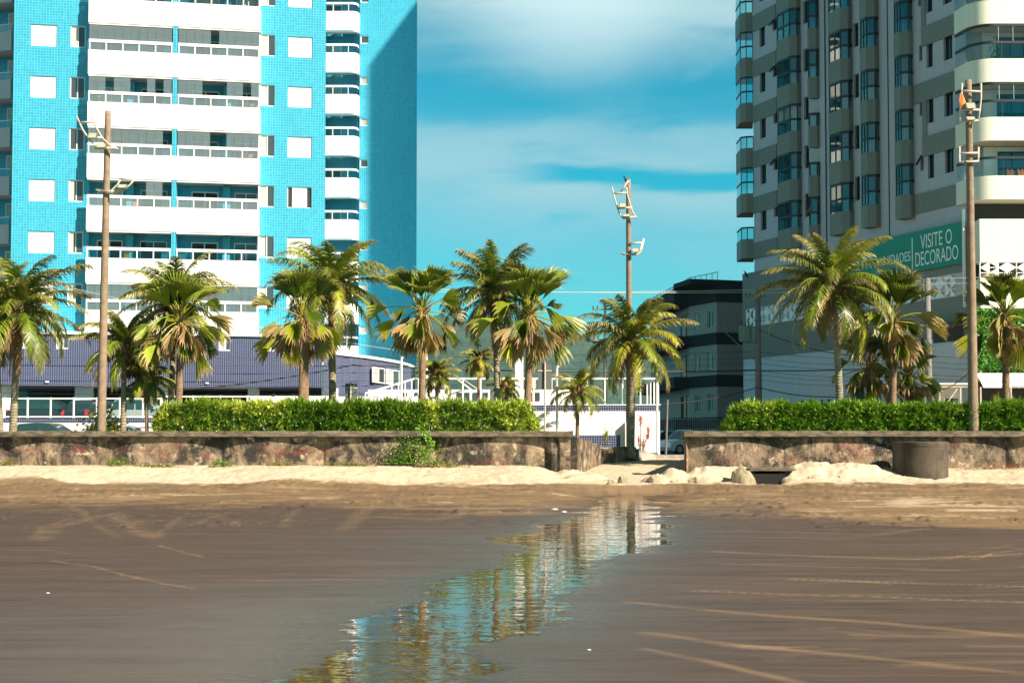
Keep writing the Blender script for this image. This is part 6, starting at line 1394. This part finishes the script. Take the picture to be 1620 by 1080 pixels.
# ------------------------------------------------------------------ cars
def car(label, x, Y, z, heading, col, group=None, L=4.1, Wd=1.7, Hh=1.48, mirror=None, name='parked_car'):
    root = empty(name, (x, Y, z), label, 'car', group); ch, sh = math.cos(heading), math.sin(heading)
    def T(a, b, c): return (x + a * ch - b * sh, Y + a * sh + b * ch, z + c)
    hw = Wd / 2
    low = [(-L / 2, .42), (-L / 2 + .05, .22), (-L * .40, .2), (L * .40, .2), (L / 2 - .06, .24), (L / 2, .45), (L / 2 - .08, .72), (L * .28, .92), (-L * .43, .95), (-L / 2 + .02, .80)]
    def loft(prof, secs):     # secs: list of (b, inset)
        mb = MB(); n = len(prof); P = []
        cx_ = sum(p[0] for p in prof) / n; cz_ = sum(p[1] for p in prof) / n
        for b, s in secs: P += [T(cx_ + (a - cx_) * s, b, cz_ + (c - cz_) * (1 - (1 - s) * 1.4)) for a, c in prof]
        fs = [(i * n + j, i * n + (j + 1) % n, (i + 1) * n + (j + 1) % n, (i + 1) * n + j) for i in range(len(secs) - 1) for j in range(n)] + [tuple(range(n))[::-1], tuple((len(secs) - 1) * n + j for j in range(n))]
        mb.add(P, fs); return mb
    paint = mat('car_paint', col, .25, .3, .6)
    loft(low, [(-hw, .95), (-hw * .93, .99), (-hw * .6, 1), (hw * .6, 1), (hw * .93, .99), (hw, .95)]).build('body', paint, root)
    cab = [(-L * .42, .94), (-L * .38, 1.28), (-L * .30, Hh - .05), (-L * .12, Hh), (L * .06, Hh - .02), (L * .28, .92)]
    loft(cab, [(-hw * .88, .93), (-hw * .78, 1), (hw * .78, 1), (hw * .88, .93)]).build('cabin_glass', 'car_glass', root)
    rf = [(-L * .36, 1.30), (-L * .31, Hh - .03), (-L * .12, Hh + .02), (L * .06, Hh), (L * .09, Hh - .08), (-L * .12, Hh - .08)]
    loft(rf, [(-hw * .80, .97), (-hw * .7, 1), (hw * .7, 1), (hw * .80, .97)]).build('roof', paint, root)
    for s in (-1, 1):
        for a0, a1 in ((-L * .39, -L * .31), (-L * .06, -L * .06), (L * .27, L * .06)): mb = MB(); mb.bar(T(a0, s * hw * .885, .93), T(a1, s * hw * .82, Hh - .04), .06); mb.build('window_pillar', paint, root)
    for a in (-L * .31, L * .31):
        for s in (-1, 1):
            mb = MB(); mb.tube([T(a, s * (hw - .16), .31), T(a, s * (hw + .012), .31)], .31, 18); w_ = mb.build('wheel', 'tyre', root); mb = MB(); mb.tube([T(a, s * (hw + .0125), .31), T(a, s * (hw + .03), .31)], .19, 12); mb.build('rim', 'rim', w_)
    for s in (-1, 1):
        mb = MB(); p = [T(L / 2 - .10, s * hw * .66, .66), T(L / 2 - .34, s * hw * .94, .72)]; mb.tube(p, .075, 8); mb.build('headlight', 'head_lamp', root)
        mb = MB(); mb.bar(T(-L / 2 + .06, s * hw * .84, .62), T(-L / 2 + .10, s * hw * .84, .92), .16); mb.build('tail_light', 'red_lamp', root)
        mb = MB(); mb.bar(T(L * .20, s * hw * .96, 1.0), T(L * .20, s * (hw + .17), 1.02), .10, .13); mb.build('mirror', mirror or paint, root)
    return root
zg = ZF
car('dark grey car facing right in the garage, left of the white column', px2(78, 68), 68.2, zg, R(4), (.03, .035, .045), L=4.3)
car('dark car seen from behind with red tail lights in the garage', px2(150, 69), 69.2, zg, R(75), (.03, .03, .05))
car('silver car facing right in the garage behind the short palm', px2(222, 68), 68.4, zg, R(4), (.45, .47, .47))
car('dark green car on the street, only its roof above the left wall', px2(80, 60.8), 60.8, STZ + .12, R(0), (.05, .12, .10), L=4.0, Hh=1.50)
car('blue-grey car on the street beside the lamp post, only its roof above the wall', px2(166, 60.8), 60.8, STZ + .12, R(180), (.25, .30, .34), L=4.0, Hh=1.42)
car('silver hatchback with a red mirror crossing the end of the gap', px2(1088, 76), 76, STZ, R(208), (.62, .62, .62), L=3.9, Hh=1.5, mirror=mat('red_cover', (.6, .01, .01), .4))
car('pale car mostly hidden behind the leaning grey post', px2(1052, 82), 82, STZ, R(185), (.5, .52, .55), L=3.9, Hh=1.5)

# ------------------------------------------------------------------ person on a balcony (seen above the railing)
def person():
    u_ = su(1288, 325, .25); f = S.pix(1288, 345, .3)[1]; q = S.pt(u_, 0, .30); zb = S.pix(1285, 345, .3)[1]
    root = empty('person', (q.x, q.y, zb), 'bare-chested person leaning on the narrow balcony rail of the shaded tower', 'person')
    J = {'pel': (0, 0, .05), 'wa': (0, 0, .25), 'ch': (-.06, -.04, .50), 'nk': (-.12, -.08, .66), 'hd0': (-.15, -.10, .74), 'hd1': (-.17, -.11, .90), 'ls': (-.16, -.22, .60), 'le': (-.32, -.34, .40), 'lh': (-.42, -.22, .30), 'rs': (-.02, .12, .60), 're': (-.25, .14, .38), 'rh': (-.40, .0, .30), 'lk': (.02, -.1, -.38), 'rk': (.02, .1, -.38), 'lf': (.04, -.1, -.80), 'rf': (.04, .1, -.80)}
    E = [('pel', 'wa'), ('wa', 'ch'), ('ch', 'nk'), ('nk', 'hd0'), ('hd0', 'hd1'), ('ch', 'ls'), ('ls', 'le'), ('le', 'lh'), ('ch', 'rs'), ('rs', 're'), ('re', 'rh'), ('pel', 'lk'), ('lk', 'lf'), ('pel', 'rk'), ('rk', 'rf')]
    Rd = {'pel': .15, 'wa': .14, 'ch': .17, 'nk': .055, 'hd0': .09, 'hd1': .09, 'ls': .075, 'le': .045, 'lh': .035, 'rs': .075, 're': .045, 'rh': .035, 'lk': .07, 'rk': .07, 'lf': .05, 'rf': .05}
    ks = list(J); me = bpy.data.meshes.new('body'); me.from_pydata([J[k] for k in ks], [(ks.index(a), ks.index(b)) for a, b in E], []); o = bpy.data.objects.new('body', me); COL.objects.link(o); o.parent = root
    md = o.modifiers.new('skin', 'SKIN'); 
    for i, k in enumerate(ks): me.skin_vertices[0].data[i].radius = (Rd[k], Rd[k] * (.75 if k in ('ch', 'wa', 'pel') else 1))
    me.skin_vertices[0].data[0].use_root = True; o.modifiers.new('sub', 'SUBSURF').levels = 2; me.materials.append(M['skin'])
    mb = MB(); c = Vector((q.x - .155, q.y - .10, zb + .88)); P = []
    for i in range(6):
        for j in range(10): a_ = 6.28 * j / 10; ph = i / 5 * 1.3; P.append(c + Vector((.105 * math.cos(a_) * math.cos(ph), .105 * math.sin(a_) * math.cos(ph), .02 + .10 * math.sin(ph))))
    mb.add(P, [(i * 10 + j, i * 10 + (j + 1) % 10, (i + 1) * 10 + (j + 1) % 10, (i + 1) * 10 + j) for i in range(5) for j in range(10)]); mb.build('hair', 'feather', root, smooth=True)
person()

# ------------------------------------------------------------------ humid sea air
hz = MB(); hz.box(-3200, 3200, -250, 2600, -2, 232)
hm = bpy.data.materials.new('humid_air'); hm.use_nodes = True; _n = hm.node_tree; _n.nodes.clear(); _v = _n.nodes.new('ShaderNodeVolumePrincipled'); _v.inputs['Color'].default_value = (.50, .88, .97, 1); _v.inputs['Density'].default_value = .00005
_o = _n.nodes.new('ShaderNodeOutputMaterial'); _n.links.new(_v.outputs[0], _o.inputs['Volume'])
tag(hz.build('haze', hm), kind='stuff')
